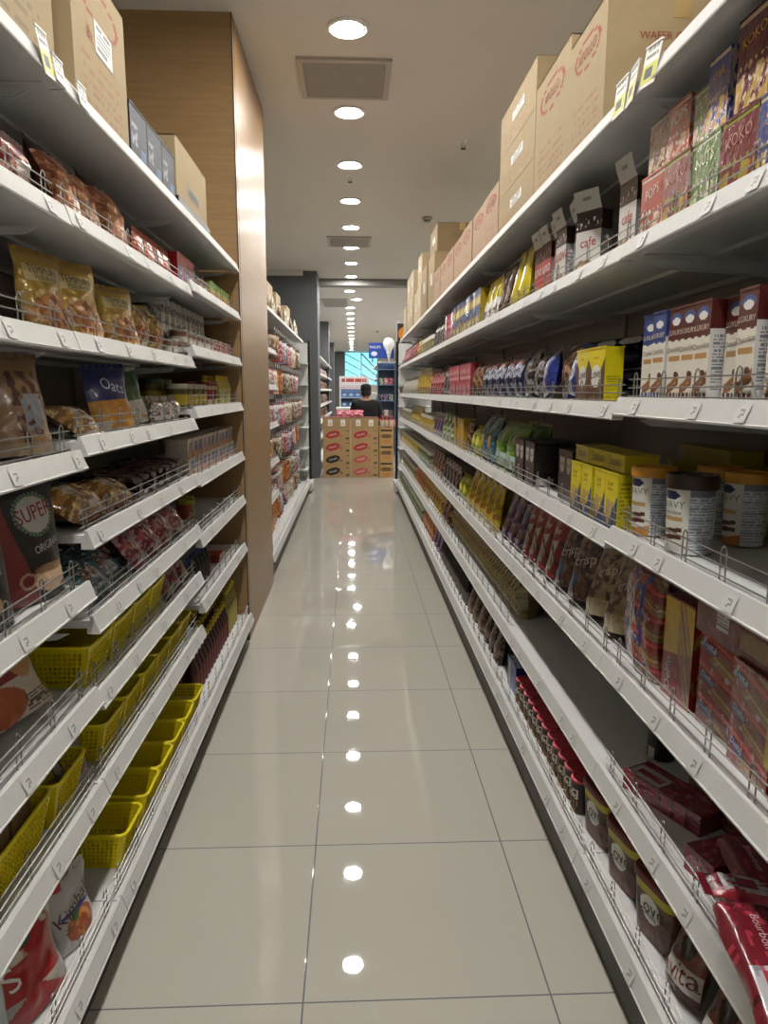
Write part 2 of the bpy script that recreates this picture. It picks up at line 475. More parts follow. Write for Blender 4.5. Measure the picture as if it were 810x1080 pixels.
# --- cartons
def carton(w, h, d, ink, front_lines=True, texts=(), side_texts=(), label=True, oval=True, col=CARD, tape=True, key=0):
    def Fa(u, v):
        c = col
        if front_lines:
            if oval and 1 > ((u - .5) / .36) ** 2 + ((v - .78) / .12) ** 2 > .72: c = ink
            if .12 < u < .88 and .08 < v < .42:
                q = (v - .08) / .34 * 5
                if .3 < q % 1 < .62 and noise.noise((u * 26, int(q) * 5.1, key)) > .0: c = tuple(.45 * a + .55 * b for a, b in zip(ink, col))
        return c
    g = G(); X, Y = w / 2, d / 2
    Sf = lambda u, v, o=0.: ((u - .5) * w, -Y - o, v * h)
    Sl = lambda u, v, o=0.: (-X - o, (.5 - u) * d, v * h)
    Sr = lambda u, v, o=0.: (X + o, (u - .5) * d, v * h)
    g.grid(Sf, 46, 40, Fa); g.grid(Sl, 2, 2, col); g.grid(Sr, 2, 2, col)
    g.face([(X, Y, 0), (-X, Y, 0), (-X, Y, h), (X, Y, h)], col); g.face([(-X, Y, 0), (X, Y, 0), (X, -Y, 0), (-X, -Y, 0)], col)
    g.face([(-X, -Y, h - .004), (X, -Y, h - .004), (X, Y, h - .004), (-X, Y, h - .004)], C('4A3A28'))
    g.box(-X, X, -Y, -.002, h - .004, h, col); g.box(-X, X, .002, Y, h - .004, h, col)
    g.text(Sf, w, h, texts); g.text(Sl, d, h, side_texts); g.text(Sr, d, h, side_texts)
    parts = []
    if tape:
        t = G(); e = .0012
        t.box(-X - e, X + e, -.024, .024, h, h + e, C('B89A62'))
        for sx in (-1, 1): t.box(min(sx * X, sx * (X + e)), max(sx * X, sx * (X + e)), -.024, .024, h - .06, h + e, C('B89A62'))
        parts.append(('tape', t.mesh('tape', 'gloss'), ()))
    if label:
        t = G(); a, b = -.12 * w, .2 * w
        t.grid(lambda u, v: (a + (b - a) * u, -Y - .0012, h * (.48 + .2 * v)), 10, 14, art(WH, ('l', .12, .1, .88, .9, 5, C('77746E'))))
        parts.append(('shipping_label', t.mesh('shipping_label', 'paper'), ()))
    return proto('carton', g.mesh('carton', 'board'), (w, d, h), parts)
REDINK, GREYINK = C('A6503F'), C('6E6A62')
c_wafer = carton(.325, .345, .40, REDINK, texts=[('APOLLO', .5, .78, .03, REDINK)], side_texts=[('WAFER CREAM', .45, .70, .019, C('9A3A2C')), ('NO. 1', .47, .59, .017, C('9A3A2C'))], label=False)
c_tall = carton(.425, .395, .36, REDINK, texts=[('APOLLO', .5, .78, .032, REDINK)], label=False, key=3)
c_flat = carton(.64, .172, .36, REDINK, front_lines=True, oval=False, texts=[], key=5)
c_pink = carton(.36, .27, .34, C('A8484A'), texts=[('COOKIES', .5, .78, .03, C('A8484A'))], label=False, key=7, col=C('B59A7E'))
c_brown = carton(.50, .46, .34, GREYINK, oval=False, label=True, key=9, col=CARD2)
c_top = carton(.55, .25, .42, GREYINK, oval=False, front_lines=False, side_texts=[('FRAGILE', .5, .6, .03, GREYINK)], col=C('8D7655'), key=11)
c_blk = carton(.50, .30, .38, C('55504A'), oval=False, key=13)
c_cap = carton(.40, .37, .40, C('A8604A'), oval=True, texts=[('8x', .3, .55, .03, C('A8604A'))], key=15)
c_lap = carton(.56, .255, .36, C('6B8296'), front_lines=False, texts=[('Lappona', .52, .42, .06, C('5E87A8'), -2)], label=False, key=17)
c_a = carton(.53, .40, .38, C('77716A'), oval=False, key=19)
c_far = carton(.44, .30, .34, C('7A6A58'), oval=False, key=21, col=C('BCA888'))
c_farpale = carton(.44, .36, .34, C('8A6A58'), oval=False, key=23, col=C('C2B08F'))

# --- display cartons at the end of the aisle
def leafbox(ink):
    def Fa(u, v):
        c = C('B08F63')
        x, y = (u - .36) / .26, (v - .5) / .3
        y -= .35 * x
        if x * x + y * y < 1: c = ink
        if .6 < u < .7 and .28 < v < .5: c = tuple(.5 * a + .5 * b for a, b in zip(ink, c))
        if .82 < u < .94 and (.1 < v < .3 or .75 < v < .85): c = C('5E4A36')
        return c
    return box_product('noodle_carton', .465, .206, .34, Fa, C('A98A5F'), C('B08F63'), texts=[('munchi', .36, .52, .032, WH, 12)], mat='board', res=90)
lb_red, lb_blk, lb_pale = leafbox(C('B23A34')), leafbox(C('33261E')), leafbox(C('C05E55'))
lb_tray = box_product('open_display_tray', .465, .185, .34, art(C('A98A5F'), ('r', .2, .2, .34, .75, WH), ('r', .66, .2, .8, .75, WH), ('r', .23, .3, .31, .5, C('C9A24A')), ('r', .69, .3, .77, .5, C('C9A24A'))), C('A98A5F'), C('7A2A2E'), mat='board', res=80)
lb_side = box_product('kitchen_paper_carton', .24, .28, .34, art(C('B8935C'), ('r', .1, .78, .9, .88, C('3A2E22')), ('r', .2, .35, .8, .6, C('7A5A36')), ('r', .3, .1, .75, .22, C('C0803A'))), C('A98A5F'), C('B08F63'), texts=[('KITCH', .5, .48, .05, C('3A2E22'))], mat='board', res=90)

# --- right side products
def lovefront(u, v):
    c = YE if v > .34 + .5 * abs(2 * u - 1) else C('5B3A26')
    if v < .36 and noise.noise((u * 6, v * 7, 2)) > .12: c = C('8A6448')
    if ((u - .5) / .3) ** 2 + ((v - .5) / .2) ** 2 < 1 and v > .26 + .3 * abs(u - .5): c = WH
    return c
love = box_product('chocolate_biscuit_box', .128, .158, .052, lovefront, art(C('D8C812'), ('l', .1, .1, .9, .5, 9, C('A89A14'))), C('E2CE18'), [('Love', .5, .55, .026, C('2A1A14'), 4), ('Letters', .5, .83, .008, C('8A6A10'))])
loveblue = box_product('wafer_stick_box', .092, .15, .06, art(YE, ('r', 0, 0, 1, .24, C('24407A')), ('t', .95, .5, .1, .62, C('24407A')), ('o', .3, .3, .2, .22, C('C9A46E')), ('n', 6, .28, C('B8955C'), 4, .15, .5)), art(C('C9BA16'), ('l', .1, .2, .9, .85, 9, C('8E8412'))), C('D6C616'), [('Love', .45, .82, .014, C('3A3010')), ('Letters', .45, .72, .009, C('3A3010'))])
loveflat = box_product('flat_wafer_box', .14, .045, .09, art(C('C9B816'), ('r', .3, .3, .8, .7, C('A89A18')), ('l', .1, .15, .28, .85, 3, C('7E7410'))), C('B8A81A'), C('CDBD1C'), [('Favorite', .55, .5, .016, C('6E5A10'))])
lovelong = box_product('long_yellow_biscuit_box', .30, .05, .09, art(C('A89A22'), ('r', 0, 0, .12, 1, C('B9B59A'))), C('9E9020'), C('B0A224'))
def lux(base, word, name='wafer_roll_box'):
    def Fa(u, v):
        c = C('E9E2D2')
        if v > .66 + .012 * math.sin(u * 14): c = base
        if ((u - .5) / .4) ** 2 + ((v - .87) / .075) ** 2 < 1 and v > .86: c = C('35558F')
        if ((u - .5) / .26) ** 2 + ((v - .86) / .04) ** 2 < 1: c = WH
        if .1 < u < .9 and .44 < v < .495: c = C('BB8C52')
        for k, (du, dv) in enumerate(((.0, .16), (.12, .21), (-.15, .23))):
            y = v - dv - .16 * (u - .5) - du * .1
            if abs(y) < .026 and .12 < u < .95: c = (C('8E5A32'), C('A87040'), C('9A6438'))[k]
        if ((u - .68) / .16) ** 2 + ((v - .30) / .035) ** 2 < 1: c = C('5A3220')
        if v < .11: c = WH if (u * 4) % 1 < .25 else base
        return c
    return box_product(name, .064, .2, .05, Fa, art(C('D8D6D2'), ('b', .72, 1, base), ('l', .12, .12, .88, .66, 16, C('85838A'))), base,
        [('LUXURY', .5, .745, .0105, C('E9DCC8')), (word, .5, .57, .011, C('4A3020'), 4)])
luxc, luxb = lux(C('57211D'), 'Chocolate'), lux(C('27417F'), 'Cookies')
luxback = box_product('blue_biscuit_box', .11, .075, .12, art(C('20366E'), ('o', .4, .6, .3, .25, C('4A6AA8')), ('b', 0, .25, C('B9B4AC'))), art(C('C9C5BC'), ('l', .1, .1, .9, .9, 8, C('8C8880'))), C('1F3468'))
luxbackm = box_product('maroon_biscuit_box', .11, .1, .12, art(C('4A2018'), ('o', .5, .75, .36, .18, C('3B5A92')), ('b', 0, .4, C('D0C6B4'))), C('C2BEB5'), C('43201A'))
def tubart(lidc):
    def A(u, v):
        c = C('DDD9D0')
        if v < .16 + .05 * math.sin(u * 12): c = C('B98246') if lidc != BR else C('DDD9D0')
        if .30 < u < .52:
            if abs(v - .34 - .25 * (u - .41)) < .035 or abs(v - .24 - .1 * (u - .41)) < .035: c = C('5B3522')
            if .5 < v < .57: c = C('C29A62')
        if ((u - .42) / .08) ** 2 + ((v - .9) / .07) ** 2 < 1: c = C('1F2747')
        for a in (.56, .06):
            if a < u < a + .2: 
                c = C('CFD3DA')
                q = v * 22
                if .06 < v < .93 and q % 1 > .5 and noise.noise((u * 40, int(q) * 3.3, 2)) > -.2: c = C('8E93A0')
                if v > .9: c = C('6A6E7A')
        return c
    return A
tub_or = tub('orange_lidded_wafer_tub', .049, .168, tubart(C('C98A22')), C('C88A28'), C('C08A3E'), [('WAVY', .43, .76, .016, C('8A7A66'))], taper=.93, lidh=.024)
tub_br = tub('brown_lidded_wafer_tub', .051, .172, tubart(BR), C('2E1D16'), C('D8D3CA'), [('WAVY', .43, .76, .016, C('5B8A66')), ('Chocolate', .43, .64, .009, C('3A2A20'))], taper=.93, lidh=.03)
def cereal(name, base, c2, c3, word, wc, w=.122, h=.15):
    def Fa(u, v):
        c = base
        if noise.noise((u * 4 + len(word), v * 4, 1.3)) > .1 and v < .55: c = c2
        if noise.noise((u * 11, v * 12, 6.1 + len(name))) > .22 and v < .5: c = c3
        if v > .93: c = c3
        if .08 < u < .92 and .62 < v < .88: c = base
        return c
    return box_product(name, w, h, .055, Fa, art(C('B9A9A4'), ('n', 5, .1, base, 3)), base, [(word, .5, .74, .022, wc, 6)], mat='wrap')
ce = [cereal('cereal_pack', C('6E2A2A'), C('C9A27A'), C('E2D6C8'), 'KOKO', C('D8B8A8')), cereal('cereal_pack', C('2C3E86'), C('D0A24A'), C('E6D8B0'), 'STAR', C('E0A83A')),
      cereal('cereal_pack', C('7A2F38'), C('B8862F'), C('9DA83A'), 'KOKO', C('C98A80')), cereal('cereal_pack', C('4F7A3A'), C('B8C48A'), C('E2E4D2'), 'NUTS', C('E2E8C8')), cereal('cereal_pack', C('A8322C'), C('D8B090'), C('EDE2D6'), 'POPS', C('EBDDD0'))]
ceS = [cereal('cereal_pack', C(x), C('C9A27A'), C('E2D6C8'), w_, C('E6DCD0'), .097, .115) for x, w_ in (('5E2426', 'KOKO'), ('A8322C', 'POPS'), ('5A7E44', 'NUTS'))]
ceL = [cereal('cereal_pack', C(x), C('C9A24A'), C('E2C8A0'), w_, C('E0A83A'), .124, .19) for x, w_ in (('2C3E86', 'STAR'), ('6E2A34', 'KOKO'), ('2C3E86', 'STAR'), ('6E2A2A', 'KOKO'))]
def nuova(word, wc, name='coffee_drink_box', dark=C('2E1916'), low=C('D5D1CA')):
    fl = G(); fl.grid(lambda u, v: ((u - .5) * .098, -.024 - .03 * v * (1 - .3 * v), .205 + .058 * v), 6, 6, art(C('C9C6C0'), ('l', .3, .5, .7, .65, 1, C('8A8780'))))
    fl.grid(lambda u, v: ((u - .5) * .098, -.0228 - .03 * v * (1 - .3 * v), .205 + .058 * v), 6, 6, C('B9B5AE'), True)
    return box_product(name, .1, .205, .048, art(low, ('b', .72, 1, dark), ('n', 5, .25, C('9A7A4E'), 3, .02, .3), ('o', .5, .16, .3, .13, C('B08A58')), ('n', 9, .35, WH, 2, .76, .9)), art(C('8E8C8C'), ('b', .72, 1, dark), ('l', .15, .1, .85, .62, 9, C('C9C6C2'))), dark,
        [(word, .5, .56, .028, wc, 3)], parts=[('open_flap', fl.mesh('open_flap', 'paper', 60), ())])
nv1, nv2, nv3 = nuova('nuova', C('A8201E')), nuova('nu', C('141414'), low=C('C2C0C0')), nuova('cafe', C('A8201E'))
nvred = nuova('uno', WH, dark=C('5A1516'), low=C('B9342E'))
yb = pouch('yellow_biscuit_pouch', .12, .23, .06, art(C('C9B51E'), ('o', .5, .62, .26, .13, C('8E8A6A')), ('b', 0, .22, C('A8981C'))), C('B8A41A'), (), 'stand', 5)
yw = pouch('yellow_white_biscuit_pouch', .12, .2, .06, art(C('D8C71E'), ('r', .05, 0, .95, .55, WH), ('n', 6, .2, C('5B3A26'), 2, .55, .8)), C('C2B01E'), [('Love', .5, .3, .03, C('3A2A20'))], 'stand', 6)
brp = pouch('brown_chocolate_pouch', .11, .21, .06, art(C('3A1D16'), ('o', .5, .45, .3, .16, C('8A8078')), ('n', 6, .3, C('6E4A30'), 1)), C('33190F'), (), 'stand', 7)
ybox = box_product('yellow_drink_box', .085, .105, .06, art(C('C9A81C'), ('b', .68, 1, C('2A3E7A')), ('b', 0, .2, C('2A4E8A')), ('o', .5, .42, .3, .16, C('E6D9A0'))), C('B0941E'), C('2C4078'), mat='gloss')
pinkb = box_product('pink_wafer_box', .15, .1, .08, art(C('B83A48'), ('b', .1, .25, C('D89AA0')), ('o', .5, .6, .3, .2, C('CC5A66'))), C('A03040'), C('B03C48'), (('Bonus', .5, .6, .03, C('E8D0D0')),))
navyp = pouch('navy_biscuit_pouch', .15, .17, .08, art(C('161A44'), ('n', 5, .16, C('A6A9B8'), 4, .15, .8, .1, .9), ('r', .2, .8, .8, .96, C('8E2028'))), C('12163A'), [('Snax', .5, .52, .04, C('D0D2DC'), 18)], 'pillow', 8)
bluep = pouch('blue_silver_snack_pouch', .17, .16, .07, art(C('1B2E7E'), ('r', 0, .0, .55, .72, C('B4B7BE')), ('r', .06, .1, .45, .55, C('8A8E98')), ('n', 6, .3, C('2C4AA8'), 6)), C('1A2868'), (), 'pillow', 9, mat='foil')
darkp = pouch('black_silver_snack_pouch', .14, .17, .07, art(C('1A1A20'), ('n', 5, .1, C('9A9CA4'), 7), ('n', 6, .3, C('5A3A2A'), 5)), BK, (), 'pillow', 10, mat='foil')
brownp = pouch('bronze_snack_pouch', .11, .16, .06, art(C('6A4632'), ('n', 5, .15, C('B08A6A'), 3), ('b', 0, .3, C('3A2A22'))), C('4A3020'), (), 'pillow', 12, mat='foil')
navyflat = pouch('navy_biscuit_pack', .2, .2, .05, art(C('141A4E'), ('n', 9, .42, C('8088A8'), 5)), C('121640'), (), 'brick', 11, mat='wrap', nu=12, nv=14)
shield = box_product('black_chocolate_box', .072, .168, .09, art(C('2A1A15'), ('r', .18, .66, .82, .86, C('C9C4BC')), ('t', .5, .32, .5, .66, C('2A1A15')), ('o', .5, .68, .3, .14, C('C9C4BC')), ('n', 6, .2, C('5A3A28'), 2, .05, .4)), art(C('1E1715'), ('r', .1, .03, .9, .18, C('B9B6B0')), ('l', .1, .3, .9, .92, 12, C('3E332E'))), C('181211'), (('cacao', .5, .72, .011, C('2A1A15')),))
greenb = pouch('green_snack_pouch', .2, .2, .09, art(C('4C7A22'), ('s', .1, .3, C('C9DCC0'), .08, .8), ('n', 4, .12, C('6E9A38'), 4), ('r', .5, .05, .95, .3, C('AFC9C0'))), C('3E641E'), (), 'pillow', 13)
tealb = pouch('teal_snack_pouch', .16, .22, .08, art(C('2E5C66'), ('n', 4, .1, C('6A9298'), 3), ('n', 6, .25, C('1E3E50'), 9), ('o', .45, .4, .25, .15, C('A88A4A'))), C('2A4E58'), (), 'pillow', 14)
yelbox = box_product('yellow_noodle_box', .13, .19, .08, art(C('C9A01E'), ('n', 5, .2, C('B0601E'), 5, .1, .6), ('b', .75, .88, C('D8C04A'))), C('A8861E'), C('B8961E'))
limep = pouch('lime_snack_pouch', .14, .14, .07, art(C('B8B81E'), ('n', 5, .15, C('7E9A22'), 5), ('o', .5, .5, .25, .2, C('DDD86A'))), C('9A9A1E'), (), 'pillow', 15)
purp = pouch('purple_wafer_pouch', .14, .22, .07, art(C('3A2450'), ('n', 4, .14, C('7A5A4A'), 5), ('n', 7, .3, C('A888A0'), 2), ('r', .1, .7, .9, .85, C('2C3A7E'))), C('2E1C40'), (), 'stand', 16)
redp = pouch('red_wafer_pouch', .145, .24, .08, art(C('8E1E1E'), ('r', .15, .12, .6, .6, C('B9AFA6')), ('n', 5, .2, C('6A3A28'), 3, .05, .5), ('g', .2, .2, .95, .6, 3, .18, C('1C1C22'), .6)), C('6A1618'), [('Top', .4, .75, .03, WH)], 'stand', 17)
crisp = pouch('dark_chocolate_crisp_pouch', .17, .25, .10, art(C('33211C'), ('n', 4, .16, C('6B4632'), 8), ('o', .3, .25, .16, .12, C('4A6AA0')), ('n', 8, .34, C('8E6A58'), 3)), C('2E1C18'), [('crisp', .55, .5, .045, C('CFC8C0'), 10)], 'stand', 18)
crispt = pouch('cream_choc_crisp_pouch', .2, .26, .12, art(C('8E7A58'), ('n', 3.5, .05, C('5A2620'), 6, .2, .8), ('b', 0, .2, C('C9BC92')), ('n', 7, .3, C('B49A72'), 2)), C('7A6648'), [('crisp', .55, .55, .045, C('D8CDB8'), 10)], 'stand', 19)
def wafers(u, v, n=3):
    c = C('86201F'); q = (v * n + .45 * u) % 1
    if q > .86: c = C('C0443A')
    elif q > .8: c = C('5E1414')
    x, y = (u * 2.2 + .3 * int(v * n)) % 1, (q - .42)
    for k in range(3):
        yy = y - .17 * (k - 1) + .22 * (u - .6)
        if abs(yy) < .066 and u > .25 + .1 * k and fbm(u * 5, k * 3.3, int(v * n)) > -.7: c = (C('8A6A40'), C('A5834F'), C('735530'))[k]
    if ((u - .22) / .2) ** 2 + ((q - .62) / .13) ** 2 < 1: c = C('3E4A86')
    if fbm(u * 7, v * 9, 5) > .55: c = tuple(.5 * a_ + .5 * b_ for a_, b_ in zip(c, C('CFC8C2')))
    return c
def wafers_strip(u, v): return C('B89A2C') if u > .9 and v > .25 else wafers(u, v)
def wafers_blue(u, v): return C('26368A') if .40 < u < .52 and v > .3 else wafers(u, v, 4)
clearred = pouch('clear_wrapped_wafer_pack', .115, .25, .06, wafers_blue, C('7A3A36'), [('Delfio', .2, .42, .012, C('B9C2E0'), -14), ('Delfio', .68, .66, .012, C('B9C2E0'), -14)], 'brick', 20, mat='wrap', nu=60, nv=90, crease=.6)
def delyart(u, v):
    c = C('C9A224') if v > .42 + .1 * u else C('8E1C1C')
    for k in range(4):
        y = v - .22 - .2 * k + 1.5 * (u - .75)
        if abs(y) < .07 and u > .5: c = (C('8E6A3E'), C('A07C4A'), C('7E5C34'), C('96703F'))[k]
    return c
dely = box_product('red_yellow_wafer_box', .125, .235, .1, delyart, art(C('7A1A1A'), ('n', 5, .2, C('8A6A40'), 4)), C('7E1E1E'), [('Delfio', .22, .24, .022, C('C9CDE0'), 90)], mat='wrap')
delr = box_product('clear_wrapped_wafer_bundle', .14, .2, .1, wafers_strip, art(C('7A1A1A'), ('r', .6, 0, .95, 1, C('B8962A')), ('n', 5, .2, C('8A6A40'), 4)), C('7E1E1E'), [('Delfio', .24, .86 - .333 * k, .0125, C('C9CDE4'), -16) for k in range(3)], mat='wrap')
bundle = box_product('red_wafer_bundle', .235, .05, .085, art(C('8A1A2A'), *[('r', k / 6 - .008, 0, k / 6 + .008, 1, C('3E0810')) for k in range(7)], ('n', 6, .3, C('B84A5A'), 3)), C('7A1424'), art(C('7A1424'), ('r', .03, .1, .45, .75, C('B4AEB2')), ('r', .08, .3, .4, .55, C('7E2030')), ('n', 6, .35, C('B0606A'), 6)), mat='wrap')
redend = box_product('red_labelled_wafer_pack', .105, .065, .2, art(C('8A1626'), ('o', .5, .5, .4, .3, C('C9929A')), ('n', 5, .4, C('5E0A18'), 3)), C('74101E'), art(C('7A1222'), ('o', .6, .7, .3, .15, C('4A1A20')), ('n', 5, .25, C('A0485A'), 4), ('g', 0, 0, 1, 1, 3, .08, C('C03A4A'), 1)), [('Bourbon', .5, .5, .014, C('6A0E1C'))], mat='wrap')
price_card = box_product('price_card', .062, .085, .0016, art(C('E6E4DA'), ('r', 0, .1, 1, .55, C('D2CF5A')), ('l', .1, .62, .9, .95, 2, C('8A8880')), ('r', .2, .2, .7, .45, C('4A4A44'))), C('E0DED6'), C('E0DED6'), mat='paper')
white_card = box_product('white_price_card', .05, .05, .0016, art(C('E2E2E0'), ('l', .15, .2, .85, .85, 3, C('9A9894'))), C('E0DED6'), C('E0DED6'), mat='paper')
deltop = box_product('maroon_wafer_box', .3, .09, .12, art(C('6A1A1C'), ('r', .55, .2, .95, .6, C('8E6A40')), ('r', .26, .3, .42, .85, C('B9B4B0')), ('l', .27, .34, .41, .82, 6, C('77706C'))), C('5E1818'), C('621A1C'), mat='wrap')
blueclear = pouch('clear_pouch_with_blue_print', .15, .14, .07, art(C('A8A6A8'), ('n', 4, .15, C('26429A'), 6), ('n', 7, .3, C('C98A80'), 5)), C('96949A'), (), 'pillow', 22, mat='wrap')
khaki = pouch('khaki_wrapped_biscuit_pack', .052, .19, .12, art(C('857445'), ('n', 4, .1, C('A8955E'), 4), ('n', 7, .3, C('4E4226'), 6)), C('75663C'), (), 'brick', 23, mat='wrap', nu=8, nv=18)
blackcan = tub('black_can', .037, .13, lambda u, v: C('C0BDB8') if .38 < u < .52 and v < .28 and (u * 90) % 1 > .4 else (C('2C1C18') if noise.noise((u * 12, v * 5, 1)) > .2 else C('141112')), C('1B1819'), C('141112'), (), taper=1., lidh=.012, mat='plastic', rim=.0)
def redpack(name, w, h, t, seed, label=True):
    return pouch(name, w, h, t, art(C('701826'), ('g', 0, 0, 1, 1, 5.2, .1, C('4E0A14'), 0), ('r', .1, .58 if label else 2, .9, .92, C('B9B6BA')), ('n', 7, .3, C('8E8A90'), seed + 2, .58 if label else 2, .92, .1, .9), ('r', .3, .66 if label else 2, .7, .8, C('8E2836')), ('n', 6, .3, C('A83244'), seed), ('r', 0, 0, .1, 1, C('A42A38'))), C('681020'), (('Bourbon', .45, .3, .014, C('C9A0A8'), 90),), 'brick', seed, mat='wrap', nu=18, nv=26, crease=.6)
rp1, rp2, rp3 = redpack('red_wafer_pack', .1, .24, .055, 24), redpack('red_wafer_pack', .085, .26, .05, 25), redpack('red_cream_wafer_pack', .11, .2, .05, 26, False)
rbstack = box_product('red_brown_biscuit_pack', .13, .062, .1, art(C('6E2A2C'), ('n', 4, .1, C('8E5A50'), 7), ('b', .0, .12, C('4A1A1A')), ('g', 0, 0, 1, 1, 4, .1, C('A86A64'), .2)), C('5E2024'), C('64262A'), mat='wrap')
stickcan = tub('wafer_stick_can', .0335, .108, lambda u, v: (C('C9BFAE') if abs(v - .62) < .16 and .36 < u < .64 and noise.noise((u * 30, v * 14, 2)) > -.05 else C('8E6A42') if v < .42 and .36 < u < .64 and (u * 14 + v) % 1 < .55 else C('2A1A17')), C('C23A4A'), C('231614'), (('Choc', .5, .62, .012, C('E0D8CC')),), taper=1., lidh=.008, nseg=36, rim=.001)
lovetub = tub('square_chocolate_biscuit_tub', .074, .16, lambda u, v: (C('C9BE1C') if (.68 < u < .82 or .18 < u < .32) else (WH if ((u - .5) / .075) ** 2 + ((v - .58) / .24) ** 2 < 1 else C('B9AE1C') if v > .82 else (C('4A2C1E') if noise.noise((u * 30, v * 6, 2)) > .18 else C('6A4832')))), C('6A241C'), C('5A3A28'), [('Love', .5, .62, .036, C('2A1A14'), 6), ('Letters', .5, .48, .012, C('2A1A14'))], sq=5, taper=.9, lidh=.02)
lovetub['parts'].append(('lid_sticker', (lambda g: (g.grid(lambda u, v: (-.03 + .06 * u, -.02 + .04 * v, .1575), 6, 6, art(C('D8CC14'), ('l', .1, .1, .9, .9, 4, C('8A8210')))), g.mesh('lid_sticker', 'gloss'))[1])(G()), ()))
chocbag = pouch('chocolate_truffle_bag', .17, .27, .10, art(C('7A4436'), ('o', .3, .75, .22, .16, C('3A2018')), ('o', .62, .5, .2, .17, C('2E1812')), ('o', .25, .42, .15, .1, C('4A2A20')), ('o', .3, .78, .08, .05, C('8A5A44')), ('b', 0, .3, C('C9C2B8')), ('r', 0, 0, 1, .08, C('4A2A20'))), C('6A3428'), [('Lovita', .5, .2, .05, C('6A1E22'), 8)], 'stand', 27)
bluebox = box_product('blue_biscuit_carton', .15, .125, .08, art(C('1E2E7E'), ('n', 5, .2, C('3A5AB0'), 3), ('r', .1, .1, .3, .9, C('8E8A6A'))), C('1A2870'), art(C('5A86C0'), ('n', 6, .2, C('C9D4E0'), 4)))
pinkyel = pouch('yellow_chocolate_pouch', .14, .12, .06, art(C('C9B41E'), ('g', 0, 0, 1, 1, 4, .3, C('3A2018'), .4)), C('B09A1E'), (), 'pillow', 28)
dkbag = pouch('dark_chocolate_pouch', .13, .17, .07, art(C('2E2420'), ('n', 4, .12, C('6B5648'), 5), ('n', 7, .3, C('8E7A66'), 6)), C('201816'), (), 'stand', 29, nu=10, nv=12)
dkbag2 = pouch('brown_snack_pouch', .13, .17, .07, art(C('5A463A'), ('n', 4, .1, C('867060'), 8), ('n', 7, .3, C('2E2420'), 6)), C('3A2C24'), (), 'stand', 30, nu=10, nv=12)
dkbot = bottle('dark_sauce_bottle', .024, .15, [(1, .03, C('1C1718')), (1, .3, 'L'), (1, .55, 'L'), (.95, .62, C('1C1718')), (.42, .82, C('1C1718')), (.42, .88, C('1C1718'))], C('1A1A1C'), lambda u, v: C('6A625C'), .012, .02, 12)
# far generic
def fp(name, c1, c2, c3, w=.15, h=.19, t=.08, kind='stand', seed=1): return pouch(name, w, h, t, art(C(c1), ('n', 4, .1, C(c2), seed), ('n', 6, .28, C(c3), seed + 3)), C(c1), (), kind, seed, nu=8, nv=9)
def fj(name, lid, c1, c2, r=.042, h=.15): return tub(name, r, h, lambda u, v: C(c2) if abs(v - .5) < .25 and noise.noise((u * 16, v * 4, 1)) > -.1 else C(c1), C(lid), C(c1), (), nseg=20, taper=.94, lidh=.034, rim=-.002)
f_yel = fp('yellow_snack_pouch', 'C2A824', 'A86E22', 'E0CF6A', seed=31); f_yel2 = fp('golden_snack_pouch', 'C9B832', 'B08A2A', '8E4A2A', seed=32, w=.17, h=.24)
f_pink = fp('pink_snack_pouch', 'B84A58', 'D08A90', 'E0C0BE', seed=33); f_red = fp('red_snack_pouch', 'A82A32', 'D0A0A0', '6A1A20', seed=34)
f_wht = fp('white_snack_pouch', 'C9C4B4', 'A89A6A', 'E6E2D6', seed=35); f_or = fp('orange_snack_pouch', 'B8641E', 'D89A4A', '8A3E1A', seed=36)
f_brn = fp('brown_biscuit_pouch', '5A3A28', '8E6A4A', 'B09878', seed=37); f_pur = fp('violet_snack_pouch', '4A3058', '8A6A8E', 'B8A0B0', seed=38)
f_grn = fp('green_white_snack_pouch', '5E7A3A', 'B9C2A0', 'D8DCC8', seed=39); f_blk = fp('black_snack_pouch', '1C1A1C', '6A625E', 'B0A8A0', seed=40)
j_wht = fj('white_lidded_spread_jar', 'E6E4DC', '8E8A5A', 'B8AE7E'); j_grn = fj('white_lidded_pickle_jar', 'E2E4DA', '5A6A3A', 'A8AE84'); j_yel = fj('white_lidded_mustard_jar', 'DEDCCB', 'B8962A', 'D0BE6A')

# --- left side products
copper = pouch('copper_foil_snack_bag', .19, .23, .1, art(C('8E4A2A'), ('n', 3.5, .08, C('C98A5E'), 4), ('n', 6, .26, C('E0B08A'), 8), ('b', .8, 1, C('2A1A14'))), C('6A3420'), (), 'pillow', 41, mat='foil', crease=1.6)
dred = pouch('dark_red_snack_pack', .14, .09, .06, art(C('6A1A1C'), ('n', 5, .15, C('B07A6A'), 5), ('r', .3, .3, .7, .6, C('C9BCB0'))), C('5A1618'), (), 'pillow', 42)
ored = pouch('orange_red_snack_sachet', .11, .1, .05, art(C('A8402A'), ('n', 5, .1, C('D09A7A'), 5), ('n', 7, .3, C('7A1E1A'), 3)), C('8E3420'), (), 'stand', 43, mat='foil')
redbluebox = box_product('red_blue_soup_box', .1, .12, .07, art(C('B02A26'), ('o', .4, .4, .36, .28, C('2A3E8E')), ('r', .2, .35, .6, .45, C('C9CCDC'))), C('A0201E'), C('B8302A'))
smallcan = tub('small_printed_tin', .034, .07, lambda u, v: C('C9C2B4') if abs(v - .5) < .2 else C('9A5A3A') if noise.noise((u * 20, v * 4, 2)) > 0 else C('6A6A5A'), C('B5B3AE'), C('B5B3AE'), (), taper=1., lidh=.006, nseg=20)
yelgrn = box_product('yellow_green_stock_box', .058, .09, .06, art(C('C9B02A'), ('b', .72, 1, C('4E8A2A')), ('b', 0, .22, C('5A8A3A')), ('o', .5, .42, .3, .16, C('D8803A'))), C('8E9A2A'), C('4A8228'))
